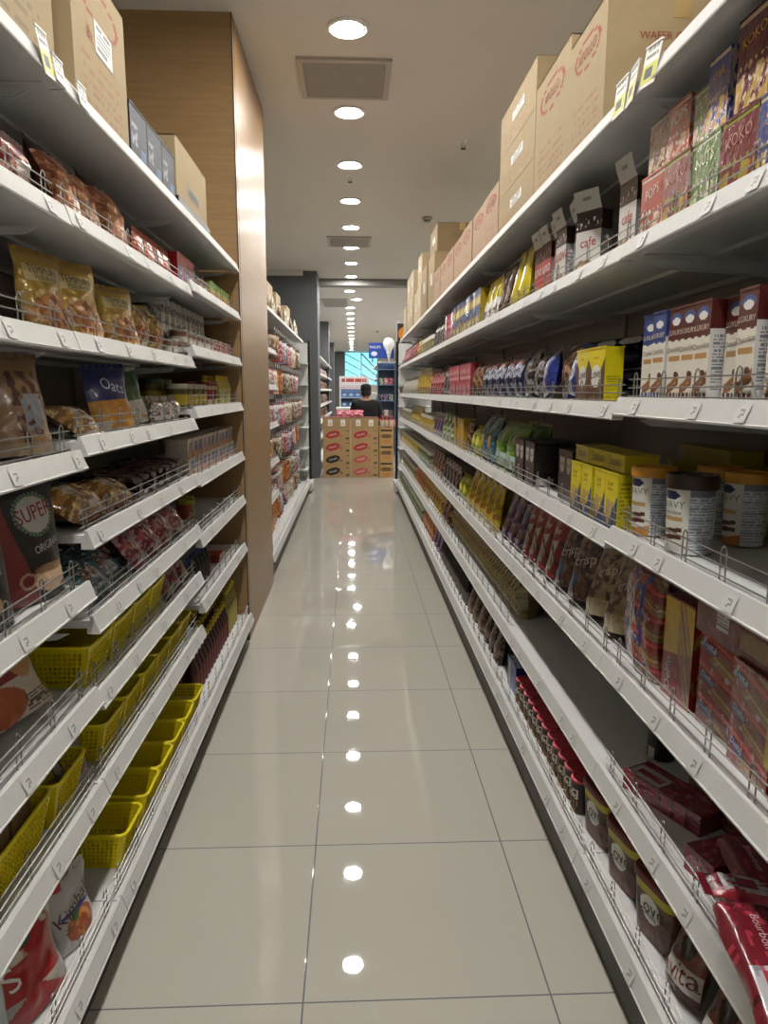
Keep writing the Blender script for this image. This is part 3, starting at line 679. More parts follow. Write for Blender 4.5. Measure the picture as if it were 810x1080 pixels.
temp = pouch('gold_tempura_flour_bag', .23, .25, .11, art(C('B5923A'), ('o', .55, .3, .42, .22, C('9A5A2E')), ('n', 4.5, .14, C('C98A52'), 6, 0, .5), ('r', .12, .66, .92, .86, C('D8C892')), ('n', 7, .3, C('E0C08A'), 3, 0, .55), ('g', 0, .0, 1, .4, 3, .12, C('D8A878'), .7)), C('A8842E'), [('TEMPURA', .52, .80, .024, C('4A2A1C'), -2), ('FLOUR MIX', .52, .70, .015, C('5A3A24'), -2)], 'stand', 44, mat='foil', crease=1.2)
goldsm = pouch('golden_brown_snack_bag', .2, .17, .1, art(C('9A7A2E'), ('n', 4, .1, C('6A4422'), 4), ('o', .4, .3, .3, .2, C('B0602A')), ('n', 7, .3, C('E0C890'), 6)), C('8A6A26'), (), 'pillow', 45, mat='foil', crease=1.4)
blackpur = pouch('black_snack_bag', .24, .26, .1, art(C('1E1820'), ('n', 3.5, .2, C('4A3A44'), 4), ('b', .0, .1, C('6A5A5A')), ('r', .8, .1, .95, .9, C('6A666A'))), C('1A161C'), (), 'pillow', 46, mat='foil', crease=1.3)
tin = tub('printed_food_tin', .045, .098, lambda u, v: C('CFCBC0') if v > .72 else (C('B8B4A6') if noise.noise((u * 18, v * 5, 2)) > .0 else C('84847F')), C('B9B7B2'), C('B9B7B2'), (('Choice', .5, .6, .018, C('3A3A44')),), taper=1., lidh=.005, nseg=28, rim=.0006)
tinpk = tub('pink_labelled_tin', .04, .075, lambda u, v: C('C9A6A0') if noise.noise((u * 18, v * 5, 2)) > .0 else C('9A4A4A'), C('B9B7B2'), C('B9B7B2'), (), taper=1., lidh=.005, nseg=24, rim=.0006)
def kraft(name, seed, w=.22, h=.29):
    def Fa(u, v):
        c = C('8E6C48')
        if .3 < u and .12 < v < .86 and noise.noise((u * 9 + seed, v * 10, 2)) > .02: c = C('54221E')
        if .42 < u < .86 and .25 < v < .62 and noise.noise((u * 8, v * 14, seed)) > -.25: c = C('8E949E')
        if ((u - .84) / .16) ** 2 + ((v - .24) / .1) ** 2 < 1: c = C('B08A62')
        if v < .12: c = C('9A8264')
        return c
    return pouch(name, w, h, .12, Fa, C('7A5A3A'), (), 'stand', seed, mat='film', nu=64, nv=72)
kraft1, kraft2 = kraft('brown_patterned_nut_bag', 47), kraft('brown_patterned_nut_bag', 48)
brnbag = pouch('plain_brown_snack_bag', .2, .2, .1, art(C('6E5434'), ('n', 4, .2, C('8A6C48'), 3)), C('5E4428'), (), 'pillow', 49)
oats = pouch('blue_orange_cereal_bag', .25, .26, .1, art(C('151F62'), ('b', 0, .46, C('C98A32')), ('n', 5, .2, C('DCA24A'), 3, 0, .44), ('r', .05, 0, .3, .14, C('D8CFC0'))), C('141C54'), [('Oats', .55, .7, .05, C('D0D4E4'), -14)], 'stand', 50, nu=26, nv=30)
grnwht = pouch('green_white_cereal_bag', .17, .2, .08, art(C('C2C2B4'), ('t', .1, 1.1, .45, 1.2, C('2E5A2A')), ('b', .55, 1, C('2A4E28')), ('n', 5, .25, C('B08A4A'), 3, 0, .4)), C('B2B2A4'), (), 'stand', 51)
sachet = pouch('small_white_snack_sachet', .09, .07, .045, art(C('B9AFA2'), ('n', 5, .1, C('8A5A44'), 3), ('n', 7, .3, C('E2DCD2'), 6)), C('A89E92'), (), 'pillow', 52, nu=12, nv=10)
grnjar = tub('green_lidded_jar', .045, .12, lambda u, v: C('B8A83A') if .25 < v < .75 else C('6A5E2A'), C('2E4A26'), C('5A4E24'), (), taper=1., lidh=.022, nseg=28)
yeljar = tub('yellow_labelled_jar', .04, .1, lambda u, v: C('C9AE2E') if .2 < v < .72 else C('5E5426'), C('B9B5A0'), C('5A4E24'), (), taper=1., lidh=.02, nseg=24)
redjar = tub('red_labelled_jar', .032, .115, lambda u, v: C('8E2226') if .3 < v < .8 else C('C9B892'), C('7A1A1E'), C('5A3A24'), (), taper=1., lidh=.02, nseg=20)
yelbot = bottle('yellow_squeeze_bottle', .026, .145, [(1, .05, C('A8A02A')), (1.02, .3, 'L'), (1, .6, 'L'), (.9, .72, C('B8A82A')), (.5, .86, C('B8A82A')), (.4, .9, C('C9B22A'))], C('C9A828'), lambda u, v: C('C9C07A') if .35 < u < .65 else C('9AA03A'), .011, .02)
def superart(u, v):
    c = C('241E1F')
    if .1 < u < .36 + .3 * max(0, .8 - v) ** 1.5 * (1 if v < .8 else 0): c = C('7E2F2C')
    x, y = (u - .68) / .2, (v - .74) / .155
    r2 = x * x + y * y
    if r2 < 1.5 and (math.atan2(y, x) * 5) % 1 > .3: c = C('6A8A6E')
    if r2 < 1: c = C('C9C6BF')
    x, y = (u - .72) / .22, (v - .2) / .13          # coffee cup picture
    if x * x + y * y < 1 and y < .55: c = C('C9A88A')
    if (x / .95) ** 2 + ((y - .55) / .3) ** 2 < 1: c = C('8E6A4A')
    x, y = (u - .44) / .09, (v - .2) / .07
    if .45 < x * x + y * y < 1: c = C('B9977A')
    return c
super_ = pouch('black_red_coffee_bag', .3, .27, .1, superart, C('1C1718'), [('SUPER', .68, .76, .034, C('8E1C24'), 8), ('ORIGINAL', .76, .47, .018, C('D8D4CE'), 8)], 'stand', 53, nu=84, nv=84, crease=.5)
blkcof = pouch('black_coffee_bag', .28, .27, .1, art(C('151215'), ('o', .55, .8, .3, .13, C('6E6C6C')), ('o', .55, .8, .25, .1, C('2A2628')), ('o', .3, .2, .5, .22, C('A88660'))), C('120F12'), [('IN', .8, .45, .022, C('CFCBC6'))], 'stand', 54, nu=60, nv=60, crease=.5)
bread = pouch('golden_bread_roll_pack', .26, .14, .09, art(C('8E5E2A'), ('n', 4, .1, C('C9924A'), 5), ('r', .3, .3, .5, .7, C('C9B8A6')), ('n', 7, .3, C('E6CF8A'), 3)), C('7A4C20'), (), 'pillow', 55, mat='wrap')
saus = pouch('dark_sausage_pack', .09, .24, .04, art(C('3A1A16'), ('n', 4, .15, C('6A2A1E'), 5), ('n', 7, .32, C('A89A92'), 7), ('b', .85, 1, C('8A7A72'))), C('2E1412'), (), 'brick', 56, mat='wrap', nu=12, nv=18)
wbo = box_product('white_blue_noodle_box', .085, .075, .09, art(C('C9BFB0'), ('r', .45, .3, .95, .85, C('2E4A8A')), ('b', 0, .28, C('B0744A')), ('t', .3, .2, .3, .9, C('A8584A'))), C('B5A698'), C('BFAFA0'))
tealpk = pouch('teal_biscuit_pack', .24, .15, .07, art(C('1E4A56'), ('n', 4, .12, C('3A7684'), 5), ('r', .2, .35, .7, .6, C('5A2A26')), ('n', 8, .36, C('B8C6C8'), 2)), C('1A3E4A'), (), 'pillow', 57, mat='wrap')
redsn = pouch('red_coffee_mix_pack', .2, .15, .06, art(C('7A161E'), ('n', 4, .12, C('A82A36'), 5), ('n', 7, .3, C('C9A0A4'), 2)), C('6A121A'), (), 'pillow', 58, mat='wrap')
orgjar = tub('small_orange_jar', .04, .09, lambda u, v: C('A84A22') if u % .5 < .4 else C('8E8A2A'), C('A8A024'), C('7A3A1E'), (), taper=1., lidh=.02, nseg=20)
origp = pouch('white_orange_cereal_pouch', .27, .25, .1, art(C('C9BCA8'), ('r', .1, .42, .7, .7, C('8E2A22')), ('n', 3.5, .05, C('B07A3E'), 4, .6, 1), ('o', .35, .2, .28, .2, C('B0562A')), ('o', .78, .55, .16, .18, C('C08A50')), ('l', .6, .02, .95, .2, 5, C('5A5048'))), C('B8AA96'), [('Original', .4, .56, .035, C('E2D8C8'), 14)], 'stand', 59, nu=64, nv=60)
dkb = bottle('dark_soy_bottle', .026, .16, [(1, .03, C('171416')), (1, .25, 'L'), (1, .55, 'L'), (.9, .64, C('171416')), (.38, .84, C('171416')), (.36, .9, C('171416'))], C('24386A'), lambda u, v: C('3A3236'), .012, .02)
otray = box_product('orange_sponge_pack', .09, .03, .06, C('A8431A'), C('9A3E1A'), C('B04A1E'))
meatp = pouch('red_brown_spice_pack', .15, .16, .05, art(C('4A1A16'), ('n', 4, .1, C('8E5A3E'), 5), ('n', 7, .3, C('A8302A'), 2)), C('3E1614'), (), 'pillow', 60, mat='wrap')
pinkbag = pouch('pink_black_snack_bag', .22, .15, .06, art(C('1C2A26'), ('b', 0, .3, C('B86AA0')), ('n', 5, .2, C('2E4A44'), 3, .3, 1), ('l', .25, .35, .8, .6, 3, C('8A9A92'))), C('A85A92'), (), 'pillow', 61, mat='foil')
ketch = bottle('brown_sauce_bottle', .027, .19, [(1, .02, C('3A1412')), (1.02, .2, 'L'), (1, .5, 'L'), (.95, .6, C('3A1412')), (.45, .8, C('45181A')), (.4, .88, C('45181A'))], C('C9AE2A'), lambda u, v: C('6A1E1C') if .3 < u < .7 else C('3A1412'), .013, .024)
ketchw = dict(ketch); cw = G(); cw.lathe([(.013, .165, C('C9C9C6')), (.0135, .185, C('D6D6D3')), (.012, .19, C('D6D6D3'))], 12); ketchw['parts'] = [('cap', cw.mesh('cap', 'plastic', 40), ())]
ytall = bottle('yellow_vinegar_bottle', .028, .235, [(1, .02, C('6A5A2A')), (1, .25, 'L'), (1, .58, 'L'), (.9, .66, C('8A7A3A')), (.42, .82, C('9A8A3E')), (.4, .9, C('9A8A3E'))], C('C9B22A'), lambda u, v: C('B8A652') if .3 < u < .7 else C('7A6A30'), .014, .024)
def spouted(name, pic, seed):
    cp = G(); cp.lathe([(.014, .150, C('A82218')), (.014, .176, C('B8281C')), (.011, .180, C('B8281C'))], 16, cx=-.03)
    sp = G(); sp.lathe([(.009, .12, C('A8A6A2')), (.009, .152, C('B4B2AE'))], 12, cx=-.03)
    return pouch(name, .14, .16, .06, art(C('BDB9B4'), ('o', .55, .3, .36, .22, C(pic)), ('n', 6, .2, C('C9863A'), 3, .1, .48, .25, .9), ('r', .15, .5, .9, .56, C('2E4A8E')), ('o', .45, .46, .1, .06, C('3A6A34'))), C('A8A4A0'), [('Kimball', .5, .62, .03, C('6A1E2A'), 16)], 'stand', seed, mat='film', extra=[('spout', sp.mesh('spout', 'plastic', 40), ()), ('spout_cap', cp.mesh('spout_cap', 'plastic', 40), ())])
kim, kim2 = spouted('spouted_sauce_pouch', '9A4A2A', 62), spouted('spouted_tomato_sauce_pouch', '8E3A2A', 63)
slim = pouch('red_pasta_pouch', .21, .26, .08, art(C('B0AAA2'), ('r', .06, .24, .94, .86, C('A81E1C')), ('n', 3.5, .2, C('CFC9B4'), 4, .5, .84, .1, .95), ('o', .52, .66, .12, .09, C('2E5A3A')), ('t', .5, .5, .0, .3, C('A81E1C'))), C('9A8E88'), [('SLIM', .45, .68, .045, C('E2DCCC'), 30), ('S', .3, .42, .05, C('E8E4DC'), 20)], 'stand', 64, nu=60, nv=64)
blubag = pouch('blue_white_snack_bag', .2, .24, .08, art(C('B9C2C6'), ('o', .4, .7, .5, .3, C('2A4A9A')), ('o', .6, .3, .2, .14, C('1E2E5E')), ('b', 0, .15, C('7A9A6E'))), C('A8B0B4'), [('O', .6, .3, .03, WH)], 'stand', 65)
teabox = box_product('small_brown_tea_box', .085, .06, .085, C('8E6E46'), C('7E6040'), art(C('A88A5E'), ('o', .5, .55, .28, .22, C('6A3A2A')), ('r', .1, .08, .9, .2, C('7A5A3A'))))
clearpk = pouch('clear_wrapped_snack', .1, .1, .05, art(C('A8A49A'), ('n', 4, .1, C('7A6A4E'), 3), ('n', 7, .28, C('D8D5CE'), 5)), C('9A968E'), (), 'pillow', 66, mat='wrap', nu=12, nv=12)

def basket(w, d, h):
    g = G(); yc, yd = C('E2CC10'), C('D2BC08')
    wt, dt = w / 2, d / 2; k = .82
    def wall(P0, P1, Q0, Q1, nu, nv):
        # P bottom corners, Q top corners; every cell is a ring with a hole
        P0, P1, Q0, Q1 = map(Vector, (P0, P1, Q0, Q1))
        S = lambda u, v: (P0.lerp(P1, u)).lerp(Q0.lerp(Q1, u), v)
        nrm = (P1 - P0).cross(Q0 - P0).normalized() * .0022
        for i in range(nu):
            for j in range(nv):
                u0, u1, v0, v1 = i / nu, (i + 1) / nu, j / nv, (j + 1) / nv
                a = [S(u0, v0), S(u1, v0), S(u1, v1), S(u0, v1)]
                if j in (0, nv - 1) or i in (0, nu - 1): 
                    g.face(a, yc); continue
                m = .27; b_ = [S(u0 + (u1 - u0) * p, v0 + (v1 - v0) * q) for p, q in ((m, m), (1 - m, m), (1 - m, 1 - m), (m, 1 - m))]
                for q in range(4): g.face([a[q], a[(q + 1) % 4], b_[(q + 1) % 4], b_[q]], yc)
                for q in range(4): g.face([b_[q], b_[(q + 1) % 4], b_[(q + 1) % 4] + nrm, b_[q] + nrm], yd)
    B = [(-wt * k, -dt * k, 0), (wt * k, -dt * k, 0), (wt * k, dt * k, 0), (-wt * k, dt * k, 0)]
    T = [(-wt, -dt, h), (wt, -dt, h), (wt, dt, h), (-wt, dt, h)]
    ns = [int(w / .0125), int(d / .0125)]
    for q in range(4): wall(B[q], B[(q + 1) % 4], T[q], T[(q + 1) % 4], ns[q % 2], int(h / .0115))
    g.face(B, yd)
    r = G(); rc = .02; pts = []
    for cx, cy, a0 in ((wt - rc, dt - rc, 0), (-wt + rc, dt - rc, 90), (-wt + rc, -dt + rc, 180), (wt - rc, -dt + rc, 270)):
        for q in range(5):
            a = math.radians(a0 + 22.5 * q); pts.append((cx + (rc + .002) * math.cos(a), cy + (rc + .002) * math.sin(a), h))
    r.tube(pts + pts[:2], .0042, 6, C('EAD61E'))
    return proto('plastic_basket', g.mesh('plastic_basket', 'plastic'), (w + .008, d + .008, h + .004), [('rim', r.mesh('rim', 'plastic', 50), ())])
bk_s, bk_l, bk_m = basket(.15, .27, .105), basket(.24, .30, .12), basket(.17, .27, .11)

def hang(name, c1, c2, c3, seed=[80]):
    seed[0] += 1
    return pouch(name, .15, .2, .05, art(C(c1), ('n', 4, .1, C(c2), seed[0]), ('n', 6, .26, C(c3), seed[0] + 3), ('b', .86, .97, C(c3))), C(c1), (), 'pillow', seed[0], nu=10, nv=12)

# ================================================================== the room
def struct(name, g, mat): return solo(name, g, mat, kind='structure')
CZ = 3.35
g = G(); g.box(-1.9, 6.5, -3.5, 36.7, -.1, 0); struct('floor', g, 'floor')
g = G(); g.box(-1.9, 6.5, -3.5, 36.7, CZ, CZ + .1); struct('ceiling', g, 'ceil')
g = G(); g.box(-2.0, -1.9, -3.5, 36.7, 0, CZ); struct('wall_left', g, 'wall')
g = G(); g.box(6.5, 6.6, -3.5, 36.7, 0, CZ); struct('wall_right', g, 'wall')
g = G(); g.box(-2.0, 6.6, -3.6, -3.5, 0, CZ); struct('wall_back', g, 'wall')
g = G(); g.box(-1.9, .5 - .95, 36.6, 36.75, 0, CZ); g.box(1.25, 6.5, 36.6, 36.75, 0, CZ); g.box(-.45, 1.25, 36.6, 36.75, 0, 1.75); struct('wall_front', g, 'wall')
g = G(); g.box(-.45, 1.25, 36.64, 36.68, 1.75, CZ); struct('window_1', g, 'sky')
g = G()
for x in (-.45, .38, 1.2): g.box(x, x + .07, 36.55, 36.63, 1.75, CZ)
g.box(-.45, 1.27, 36.55, 36.63, 1.72, 1.8)
for k in range(5): g.tube([(-.4, 36.59, 3.3 - .38 * k), (.36, 36.59, 2.9 - .38 * k if k < 3 else 1.8)], .035, 6)
for k in range(3): g.tube([(.45, 36.59, 3.3 - .5 * k), (1.2, 36.59, 2.5 - .3 * k)], .05, 6)
struct('window_1_frame', g, 'white')
# oak-clad column closing the left run of shelves
g = G(); g.box(-1.9, -.613, 4.03, 5.30, 0, CZ); struct('column_oak', g, 'wood')
g = G(); g.box(-.617, -.6122, 4.026, 4.032, 0, CZ); g.box(-.6135, -.6122, 4.08, 4.084, 0, CZ); struct('trim_1', g, 'dark')
for i, (x0, x1, y0) in enumerate(((-1.9, -.575, 11.95), (-1.9, -.68, 20.4), (-1.9, -.76, 29), (-1.9, -.42, 35.6))):
    g = G(); g.box(x0, x1, y0, y0 + .8, 0, CZ); struct(f'pillar_{i + 1}', g, 'pillar')
g = G(); g.box(-.58, 6.5, 12.72, 13.0, 3.24, CZ); struct('beam', g, 'beam')
g = G(); g.box(-1.9, -.80, 11.85, 11.95, 3.27, CZ); struct('trim_2', g, 'ceil')

# ------------------------------------------------------------------ ceiling fittings
lamp_fr, lamp_df = G(), G()
lamp_fr.lathe([(.092, -.001, WH), (.115, -.001, WH), (.112, -.012, WH), (.098, -.016, WH), (.092, -.010, WH)], 32)
lamp_df.lathe([(.0, -.012, WH), (.05, -.0125, WH), (.093, -.009, WH)], 32)
fr_me, df_me = lamp_fr.mesh('frame', 'white', 40), lamp_df.mesh('diffuser', 'lamp', 40)
far_me = lamp_df.mesh('diffuser', 'lampcool', 40)
def lamp(x, y, lab, grp):
    t = empty('ceiling_light', (x, y, CZ), lab, 'light', grp)
    for n_, m_ in (('frame', fr_me), ('diffuser', df_me if y < 13 else far_me)):
        c = bpy.data.objects.new(n_, m_); COL.objects.link(c); c.parent = t
ly = [-1.7, -.5, .66, 1.82, 2.985, 4.15, 5.30, 6.46, 7.62, 8.80, 9.99, 11.17, 12.42, 14.19, 15.45, 16.96, 18.2, 19.5, 20.9, 22.2, 23.6, 25.2, 26.8, 28.4, 30.1, 32, 34]
for i, y in enumerate(ly):
    lamp(.08 if y == 15.45 else -.02 if y < 13 else -.06, y, f'round white ceiling downlight above the aisle, {ordinal(i)} from the camera end', 'downlights over the aisle')
for q, x in enumerate((2.35, 4.6)):  # unseen lamp rows, added to brighten the ceiling and the far end
    for i, y in enumerate([-1.7, .66, 2.985, 5.30, 7.62, 9.99, 12.0, 14.2, 16, 18, 20, 22, 24.5, 27.5, 31, 34]):
        lamp(x, y, f'added unseen downlight over the {("next aisle", "second aisle")[q]} behind the cartons, {ordinal(i)} along', 'added unseen downlights over the other aisles')
def vent(x0, x1, y0, y1, lab):
    t = empty('air_vent', ((x0 + x1) / 2, (y0 + y1) / 2, CZ), lab, 'vent', 'ceiling air vents')
    w, d = (x1 - x0) / 2, (y1 - y0) / 2; f = .035
    a = G()
    for b in ((-w, w, -d, -d + f), (-w, w, d - f, d), (-w, -w + f, -d + f, d - f), (w - f, w, -d + f, d - f)): a.box(*b, -.018, -.001)
    solo('frame', a, 'ventframe', parent=t)
    a = G(); a.box(-w + f, w - f, -d + f, d - f, -.003, -.001); solo('backing_panel', a, 'kick', parent=t)
    a = G(); n = 15
    for k in range(n):
        y = -d + f + (k + .5) * (2 * d - 2 * f) / n; s = .011
        a.prism([(y - s, -.004), (y - s + .004, -.004), (y + s, -.016), (y + s - .004, -.016)], -w + f, w - f, 'x')
    solo('slat', a, 'vent', parent=t, kind='stuff')
vent(-.325, .235, 4.50, 5.06, 'square grey slatted air vent between the two largest ceiling lights')
vent(-.325, .235, 9.33, 9.92, 'slatted ceiling air vent further down the aisle, before the beam')
vent(-.68, -.11, 15.4, 16.8, 'distant slatted ceiling vent beyond the ceiling beam')
def sprinkler(x, y, lab, s=1):
    t = empty('fire_sprinkler', (x, y, CZ), lab, 'sprinkler', 'ceiling sprinklers'); t.scale = (s,) * 3
    a = G(); a.lathe([(.032, -.001, WH), (.03, -.006, WH), (.01, -.01, WH), (.009, -.03, WH)], 16); solo('escutcheon', a, 'white', parent=t, smooth=40)
    a = G(); a.tube([(.009, 0, -.028), (.013, 0, -.045), (0, 0, -.058)], .0025); a.tube([(-.009, 0, -.028), (-.013, 0, -.045), (0, 0, -.058)], .0025)
    a.lathe([(.004, -.055, WH), (.022, -.058, WH), (.022, -.061, WH), (0, -.062, WH)], 12); solo('deflector', a, 'dark', parent=t)
sprinkler(.855, 5.84, 'small ceiling sprinkler above the cartons on the right run')
sprinkler(-.02, 6.78, 'small ceiling sprinkler just below a downlight over the aisle')
def detector(x, y, lab):
    t = empty('smoke_detector', (x, y, CZ), lab, 'smoke detector', 'smoke detectors')
    a = G(); a.lathe([(.06, -.001, WH), (.058, -.02, WH), (.045, -.026, WH)], 24); solo('base', a, 'ventframe', parent=t, smooth=40)
    a = G(); a.lathe([(.036, -.026, WH), (.036, -.04, WH), (.028, -.05, WH), (0, -.052, WH)], 20); solo('sensor', a, 'vent', parent=t, smooth=40)
detector(.83, 8.3, 'smoke detector on the ceiling above the tall brown cartons')
detector(1.63, 16.3, 'distant smoke detector on the ceiling beyond the beam')
detector(.77, 23.4, 'farthest tiny smoke detector on the far ceiling')

# ------------------------------------------------------------------ shelving bays
WIRE = {}
def wire_mesh(L):
    k = round(L, 3)
    if k not in WIRE:
        g = G(); r = .0017
        for z in (.014, .034, .054): g.tube([(0, -L / 2 + .012, z), (0, L / 2 - .012, z)], r, 5)
        n = int(L / .135)
        for i in range(n):
            y = -L / 2 + .05 + i * (L - .1) / max(1, n - 1); w = .010
            g.tube([(.002, y - w, .0), (.002, y - w, .058), (.002, y - w * .7, .066), (.002, y, .070), (.002, y + w * .7, .066), (.002, y + w, .058), (.002, y + w, .0)], r, 5)
        WIRE[k] = g.mesh('wire_guard', 'wire', 60)
    return WIRE[k]
SH = {}
def shelf_meshes(L, depth):
    k = (round(L, 3), depth)
    if k not in SH:
        g = G(); h = L / 2 - .002
        # local x: 0 = lip edge, + inward
        g.prism([(.004, -SURF), (.004, -.045), (.016, -.045), (.016, -.030), (depth - .02, -.030), (depth - .02, -.045), (depth, -.045), (depth, -SURF)], -h, h)
        g.box(.2, .23, -h, h, -.040, -.030)
        r = G(); r.prism([(0, 0), (.007, 0), (.007, -SURF), (.004, -.045), (-.015, -.045), (-.016, -.041), (-.013, -.039)], -h, h)
        b = [G(), G()]
        for q, y in enumerate((-h + .004, h - .007)):
            b[q].prism([(.06, -.045), (.09, -.060), (depth, -.085), (depth, -.045)], y, y + .003)
        t = G(); t.prism([(-.0142, -.038), (-.0032, -.008), (-.0042, -.0076), (-.0152, -.0376)], -.019, .019)
        for q in range(9): pass
        SH[k] = (g.mesh('shelf', 'shelf'), r.mesh('price_rail', 'rail'), [x.mesh('bracket', 'shelf') for x in b], t.mesh('price_label', 'tag'))
    return SH[k]
def tagmesh(): 
    t = G(); S = lambda u, v, o=0.: (-.0154 + .012 * v - .0006, -.019 + .038 * u, -.0376 + .03 * v)
    def A(u, v):
        return C('8E8B88') if (.3 < u < .7 and .3 < v < .75 and noise.noise((u * 14, v * 9, 2)) > -.1) else C('CBC9C4')
    t.grid(S, 10, 8, A); t.box(-.0150, -.0142, -.019, .019, -.0376, -.0375, C('CBC9C4'))
    return t.mesh('price_label', 'paper')
TAG = tagmesh()
def bay(name, side, y0, y1, levels, lab, x=None, depth=.45, guard=True, tags=3, base_in=None, back_h=None, group=None):
    kx = -.02 if side == 'R' else .01 if base_in is None else -base_in + .02
    base_in = base_in if base_in is not None else (.04 if side == 'R' else .025)
    L = y1 - y0; x = x if x is not None else (XR if side == 'R' else XL)
    t = empty(name, (x, (y0 + y1) / 2, 0), lab, 'shelving', group or ('shelving bays of the right run' if side == 'R' else 'shelving bays of the left run'), 0 if side == 'R' else PI)
    sm, rm, bm, tm = shelf_meshes(L, depth)
    top = back_h or levels[0] - .02
    a = G(); h = L / 2 - .001
    a.box(depth + .002, depth + .022, -h, h, .02, top)
    for k in range(1, 6): a.box(depth - .0005, depth + .002, -h, h, top * k / 6 - .002, top * k / 6 + .002)
    solo('back_panel', a, 'back', parent=t)
    for s in (-1, 1):
        a = G(); a.box(depth - .012, depth + .002, min(s * h, s * (h - .03)), max(s * h, s * (h - .03)), .02, top)
        solo('upright', a, 'back', parent=t)
    a = G(); a.box(kx, depth, -h, h, 0, levels[-1] - .046); solo('kick_plate', a, 'kick', parent=t)
    for i, z in enumerate(levels):
        base = i == len(levels) - 1; dx = -base_in if base else 0
        s = solo('shelf', sm, None, parent=t, loc=(dx, 0, z))
        solo('price_rail', rm, None, parent=s)
        if not base:
            for m in bm: solo('bracket', m, None, parent=s)
        if guard and i > 0 and (guard is True or i in guard): solo('wire_guard', wire_mesh(L), None, parent=s, loc=(.02, 0, -SURF))
        for q in range(tags if i else 0):
            yy = -L / 2 + (q + .5 + random.uniform(-.3, .3)) * L / tags
            solo('price_label', TAG, None, parent=s, loc=(0, yy, 0))
    return t
P = 1.18
for k in range(8):
    y0 = 1.755 + P * (k - 1)
    w = ['first bay, holding the white cookie tubs', 'second bay with the half-empty sixth shelf', 'third bay along', 'fourth bay along', 'fifth bay along', 'sixth bay along', 'seventh bay along', 'last bay before the end frame'][k]
    bay('shelving_bay', 'R', y0, y0 + P, RL0 if k == 0 else RL1, f'grey-white steel shelving on the right, {w}', tags=5 if k < 2 else 3 if k < 4 else 0, guard=True if k != 1 else (1, 2, 3, 4, 6))
yb0 = 1.65
for k, lv in enumerate((LA, LB, LC)):
    bay('shelving_bay', 'L', yb0 + 1.18 * (k - 1), yb0 + 1.18 * k, lv, 'grey-white steel shelving on the left, ' + ['near bay with coffee bags', 'middle bay with yellow baskets', 'bay against the oak column'][k], tags=5 if k < 2 else 3)
def peg_mesh():
    g = G(); g.tube([(.38, 0, 0), (.02, 0, 0), (.0, 0, .02)], .003, 5); return g.mesh('peg_hook', 'wire', 60)
PEG = peg_mesh()
pt_ = G(); pt_.grid(lambda u, v: (-.004, -.022 + .044 * u, .0 + .036 * v), 8, 6, art(C('D6D4D0'), ('l', .1, .15, .9, .85, 2, C('77736E')))); pt_.box(-.0038, -.0028, -.022, .022, 0, .036, C('D6D4D0')); PTAG = pt_.mesh('price_label', 'paper')
PEGZ = (1.98, 1.66, 1.34, 1.02, .70, .44)
for k in range(4):
    y0 = 5.36 + 1.18 * k
    t = bay('shelving_bay', 'L', y0, y0 + 1.18, LF if k == 0 else [LF[0], LF[-1]], f'steel shelving past the oak column, {ordinal(k)} bay behind it' + ('' if k == 0 else ', hung with snack packs'), x=XF, tags=2 if k == 0 else 0, base_in=.07, depth=.40, group='shelving bays beyond the column')
    if k:
        for z in PEGZ:
            for q in range(7):
                h_ = solo('peg_hook', PEG, None, parent=t, loc=(.02, -.5 + .165 * q, z)); solo('price_label', PTAG, None, parent=h_)
# end units
def end_unit(x, y0, y1, d, sgn, lab):
    t = empty('end_shelving_frame', (x, y0, 0), lab, 'shelving')
    L = y1 - y0
    a = G(); a.box(min(0, sgn * d), max(0, sgn * d), L - .03, L, .05, 2.13); solo('back_panel', a, 'shelf', parent=t)
    for k in range(1, 7):
        a = G(); a.box(min(.012 * sgn, sgn * d), max(.012 * sgn, sgn * d), .02, L - .03, .3 * k + .02, .3 * k + .035); solo('shelf', a, 'shelf', parent=t)
    a = G(); a.box(-.018, .018, L - .03, L + .02, 0, 2.16)
    for k in range(40): a.box(-.022, -.018, L - .02, L + .01, .1 + k * .05, .12 + k * .05)
    solo('upright', a, 'dark', parent=t)
    a = G(); a.box(min(-.05 * sgn, sgn * d), max(-.05 * sgn, sgn * d), 0, L - .03, .03, .15); solo('base', a, 'rail', parent=t)
end_unit(-.64, 10.1, 10.62, .4, -1, 'white end frame with black slotted post closing the left far shelving')
end_unit(.645, 10.03, 10.62, .45, 1, 'grey end frame with black slotted post closing the right shelving')

# ================================================================== right side stock
Y = lambda a: a * K
CG = 'cartons on the right top shelf'
def ctn(p, ya, yb, d, lab, x=None, dz=0., side='R'):
    s = spot(side, 1, ya, d, p, None, dz)
    return put(p, (s.x, (ya + yb) / 2, s.z), face_rot(side), lab, 'carton', CG if side == 'R' else 'cartons on the left top shelf')
ctn(c_wafer, 2.043, 2.363, .02, 'brown wafer carton with red lettering, nearest on the right top shelf')
put(carton(.38, .40, .10, C('8A5A4A'), oval=False, label=False, key=29), (1.092, 1.83, 2.1390), face_rot('R'), 'narrow brown carton set back, nearer than the wafer carton', 'carton', CG)
ctn(c_tall, 2.375, 2.795, .022, 'tall brown carton with red oval, behind the wafer carton')
for k in range(3): ctn(c_flat, 2.80, 3.45, .022, f'{("lowest", "middle", "topmost")[k]} of three low cartons with white labels stacked on right top shelf', dz=k * .1728)
for k, (a, b) in enumerate(((3.47, 3.83), (3.84, 4.2), (4.22, 4.58), (4.6, 4.96), (4.98, 5.34), (5.36, 5.72), (5.74, 6.1))):
    ctn(c_pink, a, b, .022 + .004 * (k % 2), f'pink-printed carton on right top shelf, {ordinal(k)} beyond the triple stack')
ctn(c_brown, 6.18, 6.68, .03, 'taller brown carton under the overhanging one, right top shelf')
